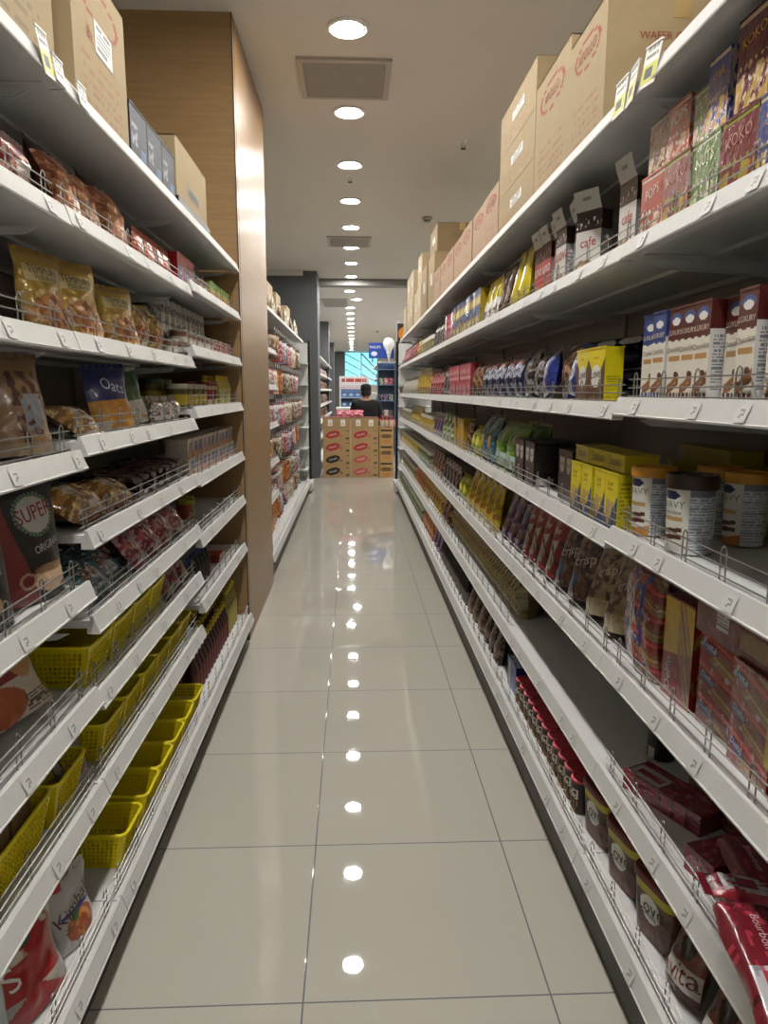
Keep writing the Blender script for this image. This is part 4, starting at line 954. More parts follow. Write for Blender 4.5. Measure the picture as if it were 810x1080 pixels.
ctn(c_brown, 6.72, 7.22, .02, 'tall brown carton just past the overhanging one, right top shelf')
ctn(c_top, 6.3, 6.8, .06, 'dark brown carton lying on top of the tall brown cartons', dz=.4615)
for k in range(5): ctn(c_farpale, 7.3 + .5 * k, 7.74 + .5 * k, .02 + .015 * (k % 2), f'pale far carton on right top shelf, {ordinal(k)} after the tall brown pair')
for k in (0, 2, 3): ctn(c_far, 7.3 + .5 * k, 7.74 + .5 * k, .03, f'small far carton stacked on the {ordinal(k)} pale carton, right top shelf', dz=.3612)

# R2
for i in range(5): one('R', 2, 1.715 - i * .124, ce[(4, 2, 3, 2, 1)[i]], f'shrink-wrapped cereal pack, lower row, {ordinal(i)} from the open-flap boxes,', 'cereal', d=.035, group='shrink-wrapped cereal packs', yaw=random.uniform(-2, 2))
for i in range(3): one('R', 2, 1.72 - i * .1, ceS[i], f'small shrink-wrapped cereal pack, upper row, {ordinal(i)} from the open-flap boxes,', 'cereal', d=.045, dz=.153, group='shrink-wrapped cereal packs', yaw=random.uniform(-2, 2))
for i in range(4): one('R', 2, 1.45 - i * .127, ceL[i], f'tall shrink-wrapped cereal pack, upper row, {ordinal(i)} from the small packs,', 'cereal', d=.04, dz=.153, group='shrink-wrapped cereal packs', yaw=random.uniform(-2, 2))
one('R', 2, 1.965, nv3, 'brown coffee box with raised white flap, nearest of its kind,', 'drink box', yaw=4, d=.05)
for i, (y, p, dd, ya) in enumerate(((2.29, nv3, .03, 30), (2.41, nv2, .05, -8), (2.525, nv1, .035, 3), (2.645, nv1, .06, -2))):
    one('R', 2, y, p, f'brown and white drink box with open flap, {ordinal(i)} past the gap,', 'drink box', d=dd, yaw=ya, group='drink boxes with open flaps')
row('R', 2, 2.71, 2.93, nvred, 'dark red drink box with flap', 'drink box', d=.05)
row('R', 2, 2.98, 3.24, yb, 'tall yellow biscuit pouch', 'biscuits', lean=-6)
row('R', 2, 3.26, 3.5, brp, 'brown chocolate pouch with pale oval', 'biscuits', lean=-5)
row('R', 2, 3.52, 3.9, yw, 'yellow and white heart biscuit pouch', 'biscuits', lean=-4)
row('R', 2, 3.95, 5.0, ybox, 'yellow and blue drink box', 'drink box', layers=2)
row('R', 2, 5.02, 5.5, pinkb, 'pink-red wafer box', 'wafers', layers=2)
row('R', 2, 5.55, 6.3, f_blk, 'black and silver pouch', 'snack')
row('R', 2, 6.35, 7.2, j_wht, 'white-lidded pale jar', 'jar', rows=2)
row('R', 2, 7.25, 7.9, f_yel, 'small yellow pouch', 'snack')
row('R', 2, 7.95, 8.9, f_red, 'red snack pouch', 'snack')
row('R', 2, 8.95, 9.98, f_pink, 'pink snack pouch', 'snack')
# R3
for i, (y, p, dd) in enumerate(((1.135, luxc, .022), (1.235, luxc, .022), (1.335, luxc, .055), (1.41, luxc, .03), (1.475, luxc, .032), (1.54, luxc, .034), (1.61, luxb, .028), (1.695, luxb, .04))):
    one('R', 3, y, p, f'{"blue" if p is luxb else "maroon"}-topped wafer roll box, {ordinal(7 - i)} from the yellow heart boxes,', 'wafer box', d=dd, yaw=random.uniform(-3, 3) + (6 if i == 7 else 0), group='wafer roll boxes')
for i in range(5):
    for l in range(2):
        one('R', 3, 1.2 + i * .115, luxbackm if i in (0,) else luxback, f'{"upper" if l else "lower"} stacked biscuit box behind the wafer rolls, {ordinal(4 - i)} from navy packs,', 'biscuit box', d=.26, dz=l * .078 if i else l * .103, group='boxes behind the wafer rolls')
one('R', 3, 1.315, luxback, 'blue biscuit box topping the stack behind the wafer rolls', 'biscuit box', d=.25, dz=.157, where=False); one('R', 3, 1.2, luxbackm, 'maroon biscuit box topping the stack behind the wafer rolls', 'biscuit box', d=.26, dz=.208, where=False)
for i in range(5):
    for l in range(4):
        s = spot('R', 3, 1.95, .3, navyflat, None, .03 + l * .056)
        put(navyflat, (.875 + random.uniform(-.02, .02), 1.865 + .213 * i + random.uniform(-.005, .005), level('R', 3, 2) + .032 + l * .056), (math.radians(-90), 0, math.radians(-90 + random.uniform(-6, 6))), f'dark navy biscuit pack, {ordinal(l)} layer up, {ordinal(i)} pile past the wafer boxes', 'biscuits', 'navy packs piled at the shelf back')
one('R', 3, 1.955 + .06, love, 'yellow heart-badge biscuit box closest to the navy packs,', 'biscuit box', d=.025, yaw=2)
one('R', 3, 2.15, love, 'yellow heart-badge biscuit box beside the blue pouch,', 'biscuit box', d=.03, yaw=-2)
for i, (y, p, lab, dd, ro) in enumerate(((2.30, bluep, 'blue and silver pouch slumped beside the yellow boxes,', .04, 6), (2.44, brownp, 'bronze foil snack pouch', .06, -8), (2.58, bluep, 'tilted blue and silver pouch', .03, -14), (2.76, darkp, 'black and silver crinkled pouch', .04, 8), (2.92, darkp, 'black pouch leaning on its neighbour', .05, -10))):
    one('R', 3, y, p, lab, 'snack', d=dd, roll=ro, lean=-12)
row('R', 3, 3.0, 3.9, navyp, 'navy pouch with white script', 'biscuits', lean=-8)
row('R', 3, 3.92, 4.2, brownp, 'bronze crinkled pouch', 'snack', lean=-6)
row('R', 3, 4.22, 5.15, pinkb, 'deep pink wafer box', 'wafers', layers=2)
row('R', 3, 5.2, 5.6, f_blk, 'black foil pouch', 'snack')
row('R', 3, 5.65, 6.5, f_red, 'red shiny pouch', 'snack')
row('R', 3, 6.55, 7.8, f_yel2, 'tall golden pouch', 'snack')
row('R', 3, 7.85, 9.98, f_wht, 'pale cream pouch', 'snack')
# R4
TG = 'wafer tubs'
put(tub_br, (.735, 1.50, level('R', 4, 1.4) + .001), (0, 0, math.radians(-90 + 38)), 'white wafer tub with dark brown lid standing at the shelf front', 'tub', TG)
put(tub_or, (.735, 1.70, level('R', 4, 1.4) + .001), (0, 0, math.radians(-90 + 40)), 'white wafer tub with orange lid beside the yellow boxes', 'tub', TG)
put(tub_or, (.90, 1.70, level('R', 4, 1.4) + .001), (0, 0, math.radians(-90 + 20)), 'orange-lidded wafer tub directly behind the brown-lidded one', 'tub', TG)
put(tub_or, (.90, 1.575, level('R', 4, 1.4) + .001), (0, 0, math.radians(-90 + 30)), 'orange-lidded wafer tub at back, closest to the camera', 'tub', TG)
row('R', 4, 1.79, 2.2, loveblue, 'yellow and blue wafer stick box', 'wafer box', d=.025, rows=2, yj=2)
row('R', 4, 1.80, 2.22, loveflat, 'flat yellow box lying on the wafer stick boxes', 'wafer box', d=.04, n=3, yj=3, where='right fourth shelf')
for o in list(bpy.data.objects):
    if o.name.startswith('flat_wafer_box'): o.location.z += .153
for i in range(3): one('R', 4, 1.38 + .32 * i, lovelong, f'long yellow box on the back row, lower, {ordinal(i)} from camera,', 'biscuit box', d=.33, dz=.0 if i else .0, group='long yellow boxes at the back')
for i in range(3): one('R', 4, 1.42 + .32 * i, lovelong, f'long yellow box on the back row, middle, {ordinal(i)} from camera,', 'biscuit box', d=.33, dz=.053, group='long yellow boxes at the back')
for i in range(3): one('R', 4, 1.40 + .32 * i, lovelong, f'long yellow box on the back row, third layer, {ordinal(i)} from camera,', 'biscuit box', d=.33, dz=.106, group='long yellow boxes at the back')
one('R', 4, 1.95, lovelong, 'long yellow box topping the back row', 'biscuit box', d=.32, dz=.159)
row('R', 4, 2.27, 2.43, shield, 'black shield-badge box', 'chocolate box', d=.05, yj=2, rows=2, where='beside the yellow boxes')
row('R', 4, 2.68, 3.0, shield, 'black shield-badge box', 'chocolate box', d=.03, yj=2, rows=2, where='beside the green bags')
row('R', 4, 3.03, 3.5, greenb, 'large green snack pouch', 'snack', lean=-15, rows=2)
row('R', 4, 3.52, 3.88, tealb, 'teal snack pouch', 'snack', lean=-12)
row('R', 4, 3.9, 4.2, limep, 'lime-yellow snack pouch', 'snack', lean=-10)
row('R', 4, 4.22, 4.4, brownp, 'bronze snack pouch', 'snack')
row('R', 4, 4.42, 4.95, yelbox, 'yellow-orange noodle box', 'noodle box')
row('R', 4, 5.0, 5.6, f_grn, 'green snack pouch', 'snack')
row('R', 4, 5.65, 6.2, f_pur, 'violet snack pouch', 'snack')
row('R', 4, 6.25, 7.3, j_yel, 'white-lidded yellow jar', 'jar', rows=2)
row('R', 4, 7.35, 8.5, f_yel, 'yellow snack pouch', 'snack')
row('R', 4, 8.55, 9.98, j_wht, 'white-lidded cream jar', 'jar', rows=2)
# R5
one('R', 5, 1.485, dely, 'red and yellow wafer box standing upright', 'wafer box', d=.06, yaw=3)
one('R', 5, 1.625, clearred, 'clear-wrapped wafer pack beside the red and yellow box', 'wafers', d=.03, yaw=8, where=False)
one('R', 5, 1.75, clearred, 'clear-wrapped wafer pack leaning by the cream crisp pouch', 'wafers', d=.05, yaw=-6, where=False)
one('R', 5, 1.33, delr, 'clear-wrapped bundle of red wafer packs next to the standing box', 'wafers', d=.07, yaw=6, where=False)
one('R', 5, 1.165, delr, 'clear-wrapped bundle of red wafer packs, second from the standing box', 'wafers', d=.05, yaw=-2, where=False)
one('R', 5, 1.01, delr, 'clear-wrapped bundle of red wafer packs closest to camera', 'wafers', d=.04, yaw=-2, where=False)
one('R', 5, 1.25, deltop, 'maroon wafer box lying across the wrapped bundles', 'wafer box', d=.06, dz=.2008, where=False)
one('R', 5, 1.55, deltop, 'maroon wafer box lying behind the clear-wrapped packs', 'wafer box', d=.2, dz=.0, where=False)
one('R', 5, 1.55, deltop, 'maroon wafer box topping the one behind the wrapped packs', 'wafer box', d=.2, dz=.095, where=False)
one('R', 5, .88, blueclear, 'clear pouch with blue print at the shelf front', 'snack', d=.035, lean=-25)
for i, y in enumerate((1.87, 2.03)): one('R', 5, y, crispt, f'cream and brown crisp pouch, {ordinal(i)} from the wrapped wafers,', 'chocolate snack', d=.05, lean=-20, roll=-8, yaw=20)
for i, y in enumerate((2.20, 2.36)): one('R', 5, y, crisp, f'dark brown crisp pouch, {ordinal(i)} from the cream ones,', 'chocolate snack', d=.05, lean=-18, roll=-8, yaw=18)
for i in range(4): one('R', 5, 2.5 + .125 * i, redp, f'red and white wafer pouch, {ordinal(i)} past the crisp pouches,', 'wafers', d=.05, lean=-15, roll=-10, yaw=14)
for i in range(3): one('R', 5, 3.02 + .13 * i, purp, f'purple wafer pouch, {ordinal(i)} past the red ones,', 'wafers', d=.05, lean=-12, roll=-6)
row('R', 5, 3.42, 4.3, f_yel2, 'golden puffed snack pouch', 'snack', lean=-8, rows=2)
row('R', 5, 4.32, 4.62, limep, 'small lime snack pouch', 'snack', lean=-8)
row('R', 5, 4.66, 5.5, f_blk, 'black foil snack pouch', 'snack')
row('R', 5, 5.55, 6.3, f_brn, 'brown biscuit pouch', 'biscuits')
row('R', 5, 6.35, 7.6, j_grn, 'white-lidded green jar', 'jar', rows=2, n=12)
row('R', 5, 7.65, 9.98, j_yel, 'white-lidded mustard jar', 'jar', rows=2)
# R6
for i in range(36):
    for r_ in range(2):
        one('R', 6, 3.03 + .057 * i, khaki, f'khaki biscuit pack, {"front" if r_ == 0 else "second"} row, {ordinal(i)} past the empty shelf,', 'biscuits', d=.05 + .125 * r_, yaw=random.uniform(-2, 2), group='khaki biscuit packs')
for r_ in range(1): 
    for i in range(2): one('R', 6, 3.03 + .057 * i, khaki, f'khaki biscuit pack, back row, {ordinal(i)} past the empty shelf,', 'biscuits', d=.30, group='khaki biscuit packs')
row('R', 6, 5.12, 5.5, f_brn, 'brown biscuit pouch past the khaki packs', 'biscuits')
row('R', 6, 5.55, 6.9, f_yel, 'yellow pouch', 'snack', rows=2)
row('R', 6, 6.95, 7.9, f_or, 'orange pouch', 'snack')
row('R', 6, 7.95, 9.98, j_wht, 'white-lidded jar', 'jar', rows=2)
Z6 = level('R', 6, 1.5)
put(blackcan, (.85, 1.80, Z6 + .001), (0, 0, math.radians(-60)), 'black can with barcode standing alone on the right sixth shelf', 'can')
put(bundle, (.772, 1.56, Z6 + .001), (0, 0, math.radians(-66)), 'red wafer bundle lying alone at the shelf edge', 'wafers', 'red wafer packs')
for i in range(4):
    for l in range(3 if i else 2):
        put(rbstack, (.89, 1.56 - .135 * i + random.uniform(-.004, .004), Z6 + .001 + l * .0635), (0, 0, math.radians(-90 + random.uniform(-4, 4))), f'red-brown biscuit pack stacked at the back, {ordinal(l)} layer, {ordinal(i)} from the black can', 'biscuits', 'red-brown packs at the back')
heap = [((.785, 1.315, .001), (0, 0, -76), redend, 'red wafer pack with pale oval on its end, front of the heap'), ((.875, 1.10, .075), (-82, 4, 78), rp2, 'red pack tipping over the shelf edge with silver wrap'),
        ((.765, 1.27, .115), (-100, 0, 176), rp1, 'red pack with silver label sloping over the oval-ended pack'), ((.668, 1.075, .115), (-97, 0, 171), rp1, 'long red pack sloping along the shelf edge toward camera'),
        ((.868, 1.20, .095), (-98, 3, 183), rp2, 'red pack with silver label behind the sloping ones'), ((.80, 1.02, .031), (-90, 0, 178), rp1, 'red pack lying flat under the camera end of the heap'),
        ((.785, 1.18, .001), (0, 0, -98), redend, 'red wafer pack lying flat under the sloping packs'), ((.93, .99, .03), (-90, 0, 170), rp2, 'red pack lying flat at the back, camera end'), ((.76, .93, .085), (-92, 4, 190), rp3, 'red cream pack on top, closest to camera')]
for i, (x, y) in enumerate(((1.025, 2.19), (1.02, 2.1), (1.005, 2.02), (1.0, 1.95), (.99, 1.87))): put(blackcan, (x, y, Z6 + .001), (0, 0, math.radians(-80)), f'black can at the back of the sixth shelf, {ordinal(i)} from the far side', 'can', 'black cans')
for i, y in enumerate((1.645, 1.745, 1.815)): put(price_card, (.6365, y, 2.098), (math.radians(-8), math.radians(4 - 4 * i), math.radians(-90 + (8, -6, 4)[i])), f'yellow and white price card on the right top rail, {ordinal(i)} from camera', 'price card', 'price cards on the top rails')
put(price_card, (-.6015, 1.575, 2.062), (math.radians(-8), math.radians(-8), math.radians(94)), 'yellow and white price card on the left top rail', 'price card', 'price cards on the top rails')
for i, y in enumerate((1.63, 1.76)): put(white_card, (-.6015, y, 2.072), (math.radians(-8), 0, math.radians(90)), f'small white price card on the left top rail, {("before", "after")[i]} the bay joint', 'price card', 'price cards on the top rails')
for (x, y, z), r_, p, lab in heap: put(p, (x, y, Z6 + z), tuple(math.radians(a) for a in r_), lab, 'wafers', 'red wafer packs')
# R7
row('R', 7, 1.93, 2.74, stickcan, 'red-lidded wafer stick can', 'can', d=.03, n=12, rows=3, jit=.002, yj=8)
one('R', 7, 2.85, bluebox, 'blue biscuit carton behind the row of red-lidded cans', 'biscuit box', d=.045, where=False)
for i, y in enumerate((1.45, 1.635, 1.825)): one('R', 7, y, lovetub, f'square brown-lidded biscuit tub with yellow side, {ordinal(2 - i)} from the cans,', 'tub', d=.035, yaw=(14, 11, 9)[i], group='square biscuit tubs')
one('R', 7, 1.29, chocbag, 'brown chocolate bag leaning against the biscuit tubs', 'chocolate', d=.04, lean=-18, roll=-6, where=False)
one('R', 7, 1.12, chocbag, 'brown chocolate bag closest to the camera', 'chocolate', d=.03, lean=-24, roll=-10)
one('R', 7, .98, pinkyel, 'yellow striped chocolate pouch at the shelf end', 'chocolate', d=.03, lean=-20)
row('R', 7, 3.1, 3.5, dkbag, 'dark chocolate pouch', 'chocolate', rows=2, lean=-8)
row('R', 7, 3.52, 4.0, dkbag2, 'brown snack pouch', 'snack', rows=2, lean=-8)
row('R', 7, 4.05, 5.2, dkbot, 'dark slim bottle', 'bottle', rows=2)
row('R', 7, 5.25, 5.8, f_pur, 'violet pouch', 'snack')
row('R', 7, 5.85, 6.7, f_or, 'orange-yellow pouch', 'snack')
row('R', 7, 6.75, 9.98, j_grn, 'white-lidded jar of greens', 'jar', rows=2, n=30)

# ================================================================== left side stock
ctn(c_a, 1.18, 1.70, .02, 'plain brown carton with barcode, nearest on left top shelf', side='L')
ctn(c_cap, 1.83, 2.21, .02, 'brown carton with red print and white stickers, left top shelf', side='L')
lidg = G(); 
blackbox = box_product('black_blue_carton', .17, .17, .3, art(C('1C2334'), ('r', .1, .35, .42, .7, C('8E929A')), ('r', .6, .1, .9, .4, C('4E6A90')), ('n', 6, .2, C('1A1A20'), 4)), C('15161A'), C('22262E'), mat='paper')
for i, y in enumerate((2.33, 2.505, 2.68)):
    one('L', 1, y, blackbox, f'black and blue carton, {ordinal(i)} past the red-printed carton,', 'carton', d=.02, group='small black cartons')
tray = G(); tray.box(-.29, .29, -.16, .16, 0, .006, C('1C1C1E')); 
for b in ((-.29, .29, -.16, -.155), (-.29, .29, .155, .16), (-.29, -.285, -.16, .16), (.285, .29, -.16, .16)): tray.box(*b, 0, .05, C('1C1C1E'))
tp = proto('black_plastic_tray', tray.mesh('black_plastic_tray', 'plastic'), (.58, .32, .05))
one('L', 1, 3.08, tp, 'shallow black tray under the blue-lettered carton', 'tray', d=.015)
c_lap2 = carton(.55, .255, .30, C('6B8296'), front_lines=False, texts=[('Lappona', .52, .42, .055, C('5E87A8'), -2)], label=False, key=17)
s = spot('L', 1, 3.08, .025, c_lap2, None, .008); put(c_lap2, (s.x, 3.08, s.z), face_rot('L'), 'brown carton with faded blue lettering standing in a black tray', 'carton', 'cartons on the left top shelf')
# L2
row('L', 2, 1.15, 1.62, dred, 'dark red snack pack', 'snack', rows=2)
for i, (y, ro, dd) in enumerate(((1.86, 8, .05), (2.04, -6, .06), (2.22, 6, .05))): one('L', 2, y, copper, f'crumpled copper foil snack bag, {ordinal(i)} from camera,', 'snack', d=dd, lean=-26, roll=ro, dz=.005)
row('L', 2, 2.32, 2.78, ored, 'orange-red foil sachet', 'snack', rows=2)
row('L', 2, 2.88, 3.2, redbluebox, 'red soup box with blue oval', 'soup box', d=.05)
row('L', 2, 3.22, 3.40, smallcan, 'small printed tin', 'tin', rows=2)
row('L', 2, 3.42, 3.95, yelgrn, 'yellow and green stock box', 'stock box', rows=2)
# L3
one('L', 3, 1.30, blackpur, 'black snack bag slumped near the camera', 'snack', d=.06, lean=-38, roll=10, dz=.02)
one('L', 3, 1.50, blackpur, 'black snack bag leaning behind the gold flour bag', 'snack', d=.12, lean=-20, roll=14, dz=.01)
one('L', 3, 1.775, temp, 'gold flour bag set back, half hidden', 'flour', d=.06, lean=-6, yaw=-16)
one('L', 3, 1.92, temp, 'large gold flour bag at the front with dark lettering', 'flour', d=.03, lean=-8, yaw=-24)
one('L', 3, 2.12, temp, 'gold flour bag set back between its neighbours', 'flour', d=.1, lean=-8, yaw=-24)
one('L', 3, 2.27, temp, 'gold flour bag beside the low golden snack bags', 'flour', d=.035, lean=-10, yaw=-24, scale=.92)
for i, y in enumerate((2.45, 2.64)): one('L', 3, y, goldsm, f'low golden-brown snack bag, {ordinal(i)} past the flour bags,', 'snack', d=.05, lean=-16, roll=(6, -5)[i])
row('L', 3, 2.72, 2.80, smallcan, 'small printed tin beside the golden bags', 'tin')
row('L', 3, 2.88, 3.72, tin, 'printed food tin', 'tin', d=.12, layers=2, yj=20, jit=.001)
row('L', 3, 2.88, 3.5, smallcan, 'small dark-printed tin before the food tins', 'tin', d=.03, where='left third shelf')
row('L', 3, 3.52, 3.95, tinpk, 'pink-labelled tin', 'tin', d=.03, yj=20)
# L4
one('L', 4, 1.28, kraft2, 'brown patterned nut bag closest to camera', 'nuts', d=.04, lean=-8, yaw=-22)
one('L', 4, 1.555, kraft1, 'brown patterned nut bag beside the shelf step', 'nuts', d=.04, lean=-8, yaw=-24)
one('L', 4, 1.78, brnbag, 'plain brown snack bag set back', 'snack', d=.14, lean=-20, roll=8)
one('L', 4, 1.85, bread, 'golden bread roll pack lying low at the front', 'bread', d=.035, lean=-55, dz=.035, scale=.85)
one('L', 4, 2.13, oats, 'blue-topped cereal bag with orange lower half', 'cereal', d=.04, lean=-8, roll=-3, yaw=-25)
one('L', 4, 2.37, grnwht, 'green and white cereal bag beside the blue one', 'cereal', d=.06, lean=-10, roll=-6, yaw=-22)
row('L', 4, 2.46, 2.79, sachet, 'small white snack sachet', 'snack', rows=3, lean=-10)
row('L', 4, 2.86, 3.14, grnjar, 'green-lidded jar', 'jar', d=.14, yj=10)
row('L', 4, 2.86, 3.34, yeljar, 'yellow-labelled jar', 'jar', d=.04, yj=10)
row('L', 4, 3.36, 3.6, redjar, 'red-labelled jar', 'jar', d=.04, rows=2)
row('L', 4, 3.62, 3.96, yelbot, 'yellow squeeze bottle', 'bottle', d=.04, rows=2)
# L5
one('L', 5, 1.26, blkcof, 'black coffee bag closest to camera', 'coffee', d=.04, lean=-5, yaw=-20)
one('L', 5, 1.50, super_, 'black and red coffee bag with cup picture', 'coffee', d=.03, lean=-4, yaw=-22, scale=(.9, 1, 1))
for i, y in enumerate((1.82, 2.08)): one('L', 5, y, bread, f'golden bread roll pack, {ordinal(i)} past the coffee bags,', 'bread', d=.03, lean=-65, dz=.035)
for i in range(7):
    for l in range(2):
        put(saus, (-.66, 2.19 + .09 * i, level('L', 5, 2.3) + .024 + l * .043), (math.radians(-90), 0, math.radians(90 + random.uniform(-6, 6))), f'dark red sausage pack lying flat, {"upper" if l else "lower"} layer, {ordinal(i)} past the bread', 'sausage', 'sausage packs')
row('L', 5, 2.86, 3.96, wbo, 'white and blue noodle box', 'noodle box', layers=2, d=.035)
# L6
for i, y in enumerate((1.20, 1.455)): one('L', 6, y, origp, f'white and orange cereal pouch, {"closest to camera" if i == 0 else "beside the shelf step"},', 'cereal', d=.06, lean=-24, roll=-6, yaw=-20)
one('L', 6, 1.84, tealpk, 'teal biscuit pack lying at the front', 'biscuits', d=.03, lean=-50, dz=.02)
one('L', 6, 2.02, tealpk, 'teal biscuit pack lying farther along', 'biscuits', d=.05, lean=-55, dz=.02)
for i in range(4):
    for r_ in range(2): one('L', 6, 2.18 + .17 * i, redsn, f'dark red coffee mix pack, {"front" if r_ == 0 else "back"} row, {ordinal(i)} past teal,', 'coffee', d=.03 + .12 * r_, lean=-40, dz=.02 + .02 * r_, roll=random.uniform(-10, 10))
for i, y in enumerate((3.32, 3.43)): one('L', 6, y, orgjar, f'small orange jar with yellow lid, {"closer to camera" if i == 0 else "farther from camera"},', 'jar', d=.12 + .03 * i)
# baskets
YG = 'yellow perforated baskets'
def bask(lev, y, p, lab, d=.02): return one('L', lev, y, p, lab, 'basket', d=d, group=YG, yaw=random.uniform(-1.5, 1.5))
for i in range(4): bask(7, 1.775 + .181 * i, bk_m, f'yellow perforated basket, {ordinal(i)} from camera,')
one('L', 7, 1.80, pinkbag, 'pink and black snack bag lying across the yellow baskets', 'snack', d=.06, lean=-70, dz=.13)
for i in range(3):
    for r_ in range(2): one('L', 7, 2.49 + .12 * i, meatp, f'red-brown spice pack, {"front" if r_ == 0 else "back"} row, {ordinal(i)} past the baskets,', 'spices', d=.03 + .1 * r_, lean=-35, dz=.01)
for i in range(7): one('L', 7, 2.92 + .065 * i, dkb, f'dark sauce bottle, {ordinal(i)} past the shelf step,', 'bottle', d=.06)
one('L', 7, 3.62, otray, 'orange sponge pack alone', 'sponge', d=.07, scale=1.3)
for i in range(6): bask(8, 1.82 + .165 * i + .0, bk_s, f'yellow perforated basket, {ordinal(i)} from camera,', .014)
for i in range(3): one('L', 8, 1.82 + .165 * i, clearpk, f'clear-wrapped snack inside the {ordinal(i)} yellow basket', 'snack', d=.11, lean=-50, dz=.03, scale=.62)
for i in range(3): one('L', 7, 1.775 + .172 * (i + 1), clearpk, f'clear-wrapped snack inside the {ordinal(i + 1)} yellow basket', 'snack', d=.11, lean=-50, dz=.03, scale=.62)
for i, y in enumerate((1.04, 1.31)):
    bask(7, y, bk_l, f'large yellow basket full of small boxes, {"closest to camera" if i == 0 else "second from camera"},', .02)
    for a in range(2):
        for b_ in range(2):
            for l in range(2):
                s = spot('L', 7, 1.3, .06 + .1 * b_, teabox, None, .004 + l * .0615)
                put(teabox, (s.x, y - .047 + .095 * a, s.z), face_rot('L', random.uniform(-3, 3)), f'small tea box in the {"closest" if i == 0 else "second"} large basket, {("lower", "upper")[l]} {("front", "back")[b_]} {("camera", "far")[a]} corner', 'tea box', 'tea boxes in the baskets')
bask(7, 1.535, bk_m, 'yellow basket with dark wrapped goods beside the shelf joint,')
one('L', 7, 1.535, clearpk, 'clear-wrapped snack inside the basket by the shelf joint', 'snack', d=.1, lean=-50, dz=.03, scale=.62)
# base
for i in range(6): bask(9, 1.86 + .165 * i - (.02 if i == 0 else 0), bk_s, f'yellow perforated basket, {ordinal(i)} from camera,', .018)
for i in (0, 4, 5): one('L', 9, 1.86 + .165 * i - (.02 if i == 0 else 0), clearpk, f'clear-wrapped snack inside the {ordinal(i)} floor-level basket', 'snack', d=.12, lean=-45, dz=.03, scale=.62)
for i in range(4): one('L', 8, 2.90 + .06 * i, ketchw, f'white-capped brown sauce bottle, {ordinal(i)} from camera,', 'bottle', d=.07, group='sauce bottles by the column')
for i in range(9): one('L', 8, 3.145 + .06 * i, ketch, f'yellow-capped brown sauce bottle, {ordinal(i)} past the white caps,', 'bottle', d=.07, group='sauce bottles by the column')
for r_ in range(2):
    for i in range(4): one('L', 8, 3.70 + .066 * i, ytall, f'tall yellow-capped vinegar bottle, {"front" if r_ == 0 else "back"} row, {ordinal(i)} along,', 'bottle', d=.07 + .07 * r_, group='vinegar bottles by the column')
for r_ in range(2):
    for i in range(13): one('L', 8, 2.9 + .06 * i, ketch, f'brown sauce bottle, {"second" if r_ == 0 else "third"} row, {ordinal(i)} from camera,', 'bottle', d=.13 + .06 * r_, group='sauce bottles by the column')
one('L', 8, 1.11, blubag, 'blue and white snack bag closest to camera', 'snack', d=.04, lean=-12, yaw=-20)
one('L', 8, 1.315, slim, 'red pasta pouch with pale lettering', 'pasta', d=.045, lean=-10, yaw=-24)
one('L', 8, 1.515, kim, 'clear spouted sauce pouch beside the red pouch', 'sauce', d=.04, lean=-6, yaw=-16)
one('L', 8, 1.50, kim2, 'spouted tomato sauce pouch standing behind the front one', 'sauce', d=.16, lean=-6, yaw=-14, where=False)
one('L', 8, 1.655, kim2, 'spouted sauce pouch closest to the small basket', 'sauce', d=.05, lean=-8, yaw=-14)
one('L', 8, 1.63, kim, 'clear spouted sauce pouch at the back by the basket', 'sauce', d=.17, lean=-6, yaw=-10, where=False)

# ------------------------------------------------------------------ shelves beyond the column
fset = [(f_pink, 'pink snack pack'), (f_or, 'orange snack pack'), (f_wht, 'white snack pack'), (f_brn, 'brown snack pack'), (f_blk, 'black snack pack'), (f_red, 'red snack pack'), (f_grn, 'green snack pack'), (f_yel, 'yellow snack pack')]
seqs = {2: (4, 0, 7, 2), 3: (2, 2, 3, 5), 4: (2, 5, 6, 7), 5: (1, 2, 6, 5), 6: (0, 2, 3, 1), 7: (1, 1, 5, 6)}
for lev, sq in seqs.items():
    for k, q in enumerate(sq):
        p, nme = fset[q]
        if k == 0 or lev == 7: row('F', lev, 5.4 + 1.17 * k, 5.4 + 1.17 * (k + 1) - .03, p, f'{nme}{", second run" if sq[:k].count(q) else ""}', 'snack', d=.2 if k and lev == 7 else .032, lean=-6, yj=8)
PK = [hang(*a_) for a_ in (('pink_hanging_snack_pack', 'C4606E', 'E2B8BC', 'E8DAD6'), ('cream_hanging_snack_pack', 'CFC6B4', 'A8905E', 'ECE8DE'), ('orange_hanging_snack_pack', 'B8641E', 'D89A4A', '8A3E1A'), ('brown_hanging_snack_pack', '5A3A2A', '9A7A5A', 'C9B8A0'), ('green_hanging_snack_pack', '6E7A5A', 'B9BCA8', 'DCDCD0'), ('red_hanging_snack_pack', '9A2A30', 'C98A86', 'E0CFC8'), ('lilac_hanging_snack_pack', '9A86A0', 'C9BCC9', 'E6E0E4'), ('black_hanging_snack_pack', '2A2624', '7A726A', 'B9B0A8'))]
for l_, z in enumerate(PEGZ):
    for k in range(1, 4):
        for q in range(7):
            if k == 3 and l_ in (1, 3, 4) and q > 4: continue
            i_ = (q // 2 + k * 3 + l_ * 5 + (q * l_) % 2) % 8
            if l_ == 5 and k == 1 and q < 4: i_ = 2
            p = PK[i_]; o_ = p['name'].split('_')[0]
            put(p, (XF - .06 - random.uniform(0, .05), 5.36 + 1.18 * k + .09 + .165 * q, z - .012 - p['size'][2] + random.uniform(-.004, .004)), (math.radians(random.uniform(-8, 4)), math.radians(random.uniform(-7, 7)), math.radians(90 - random.uniform(10, 50))), f'{o_} snack pack hanging beyond the column, {ordinal(l_)} row down, {ordinal((k - 1) * 7 + q)} along', 'snack', 'snack packs hanging beyond the column')
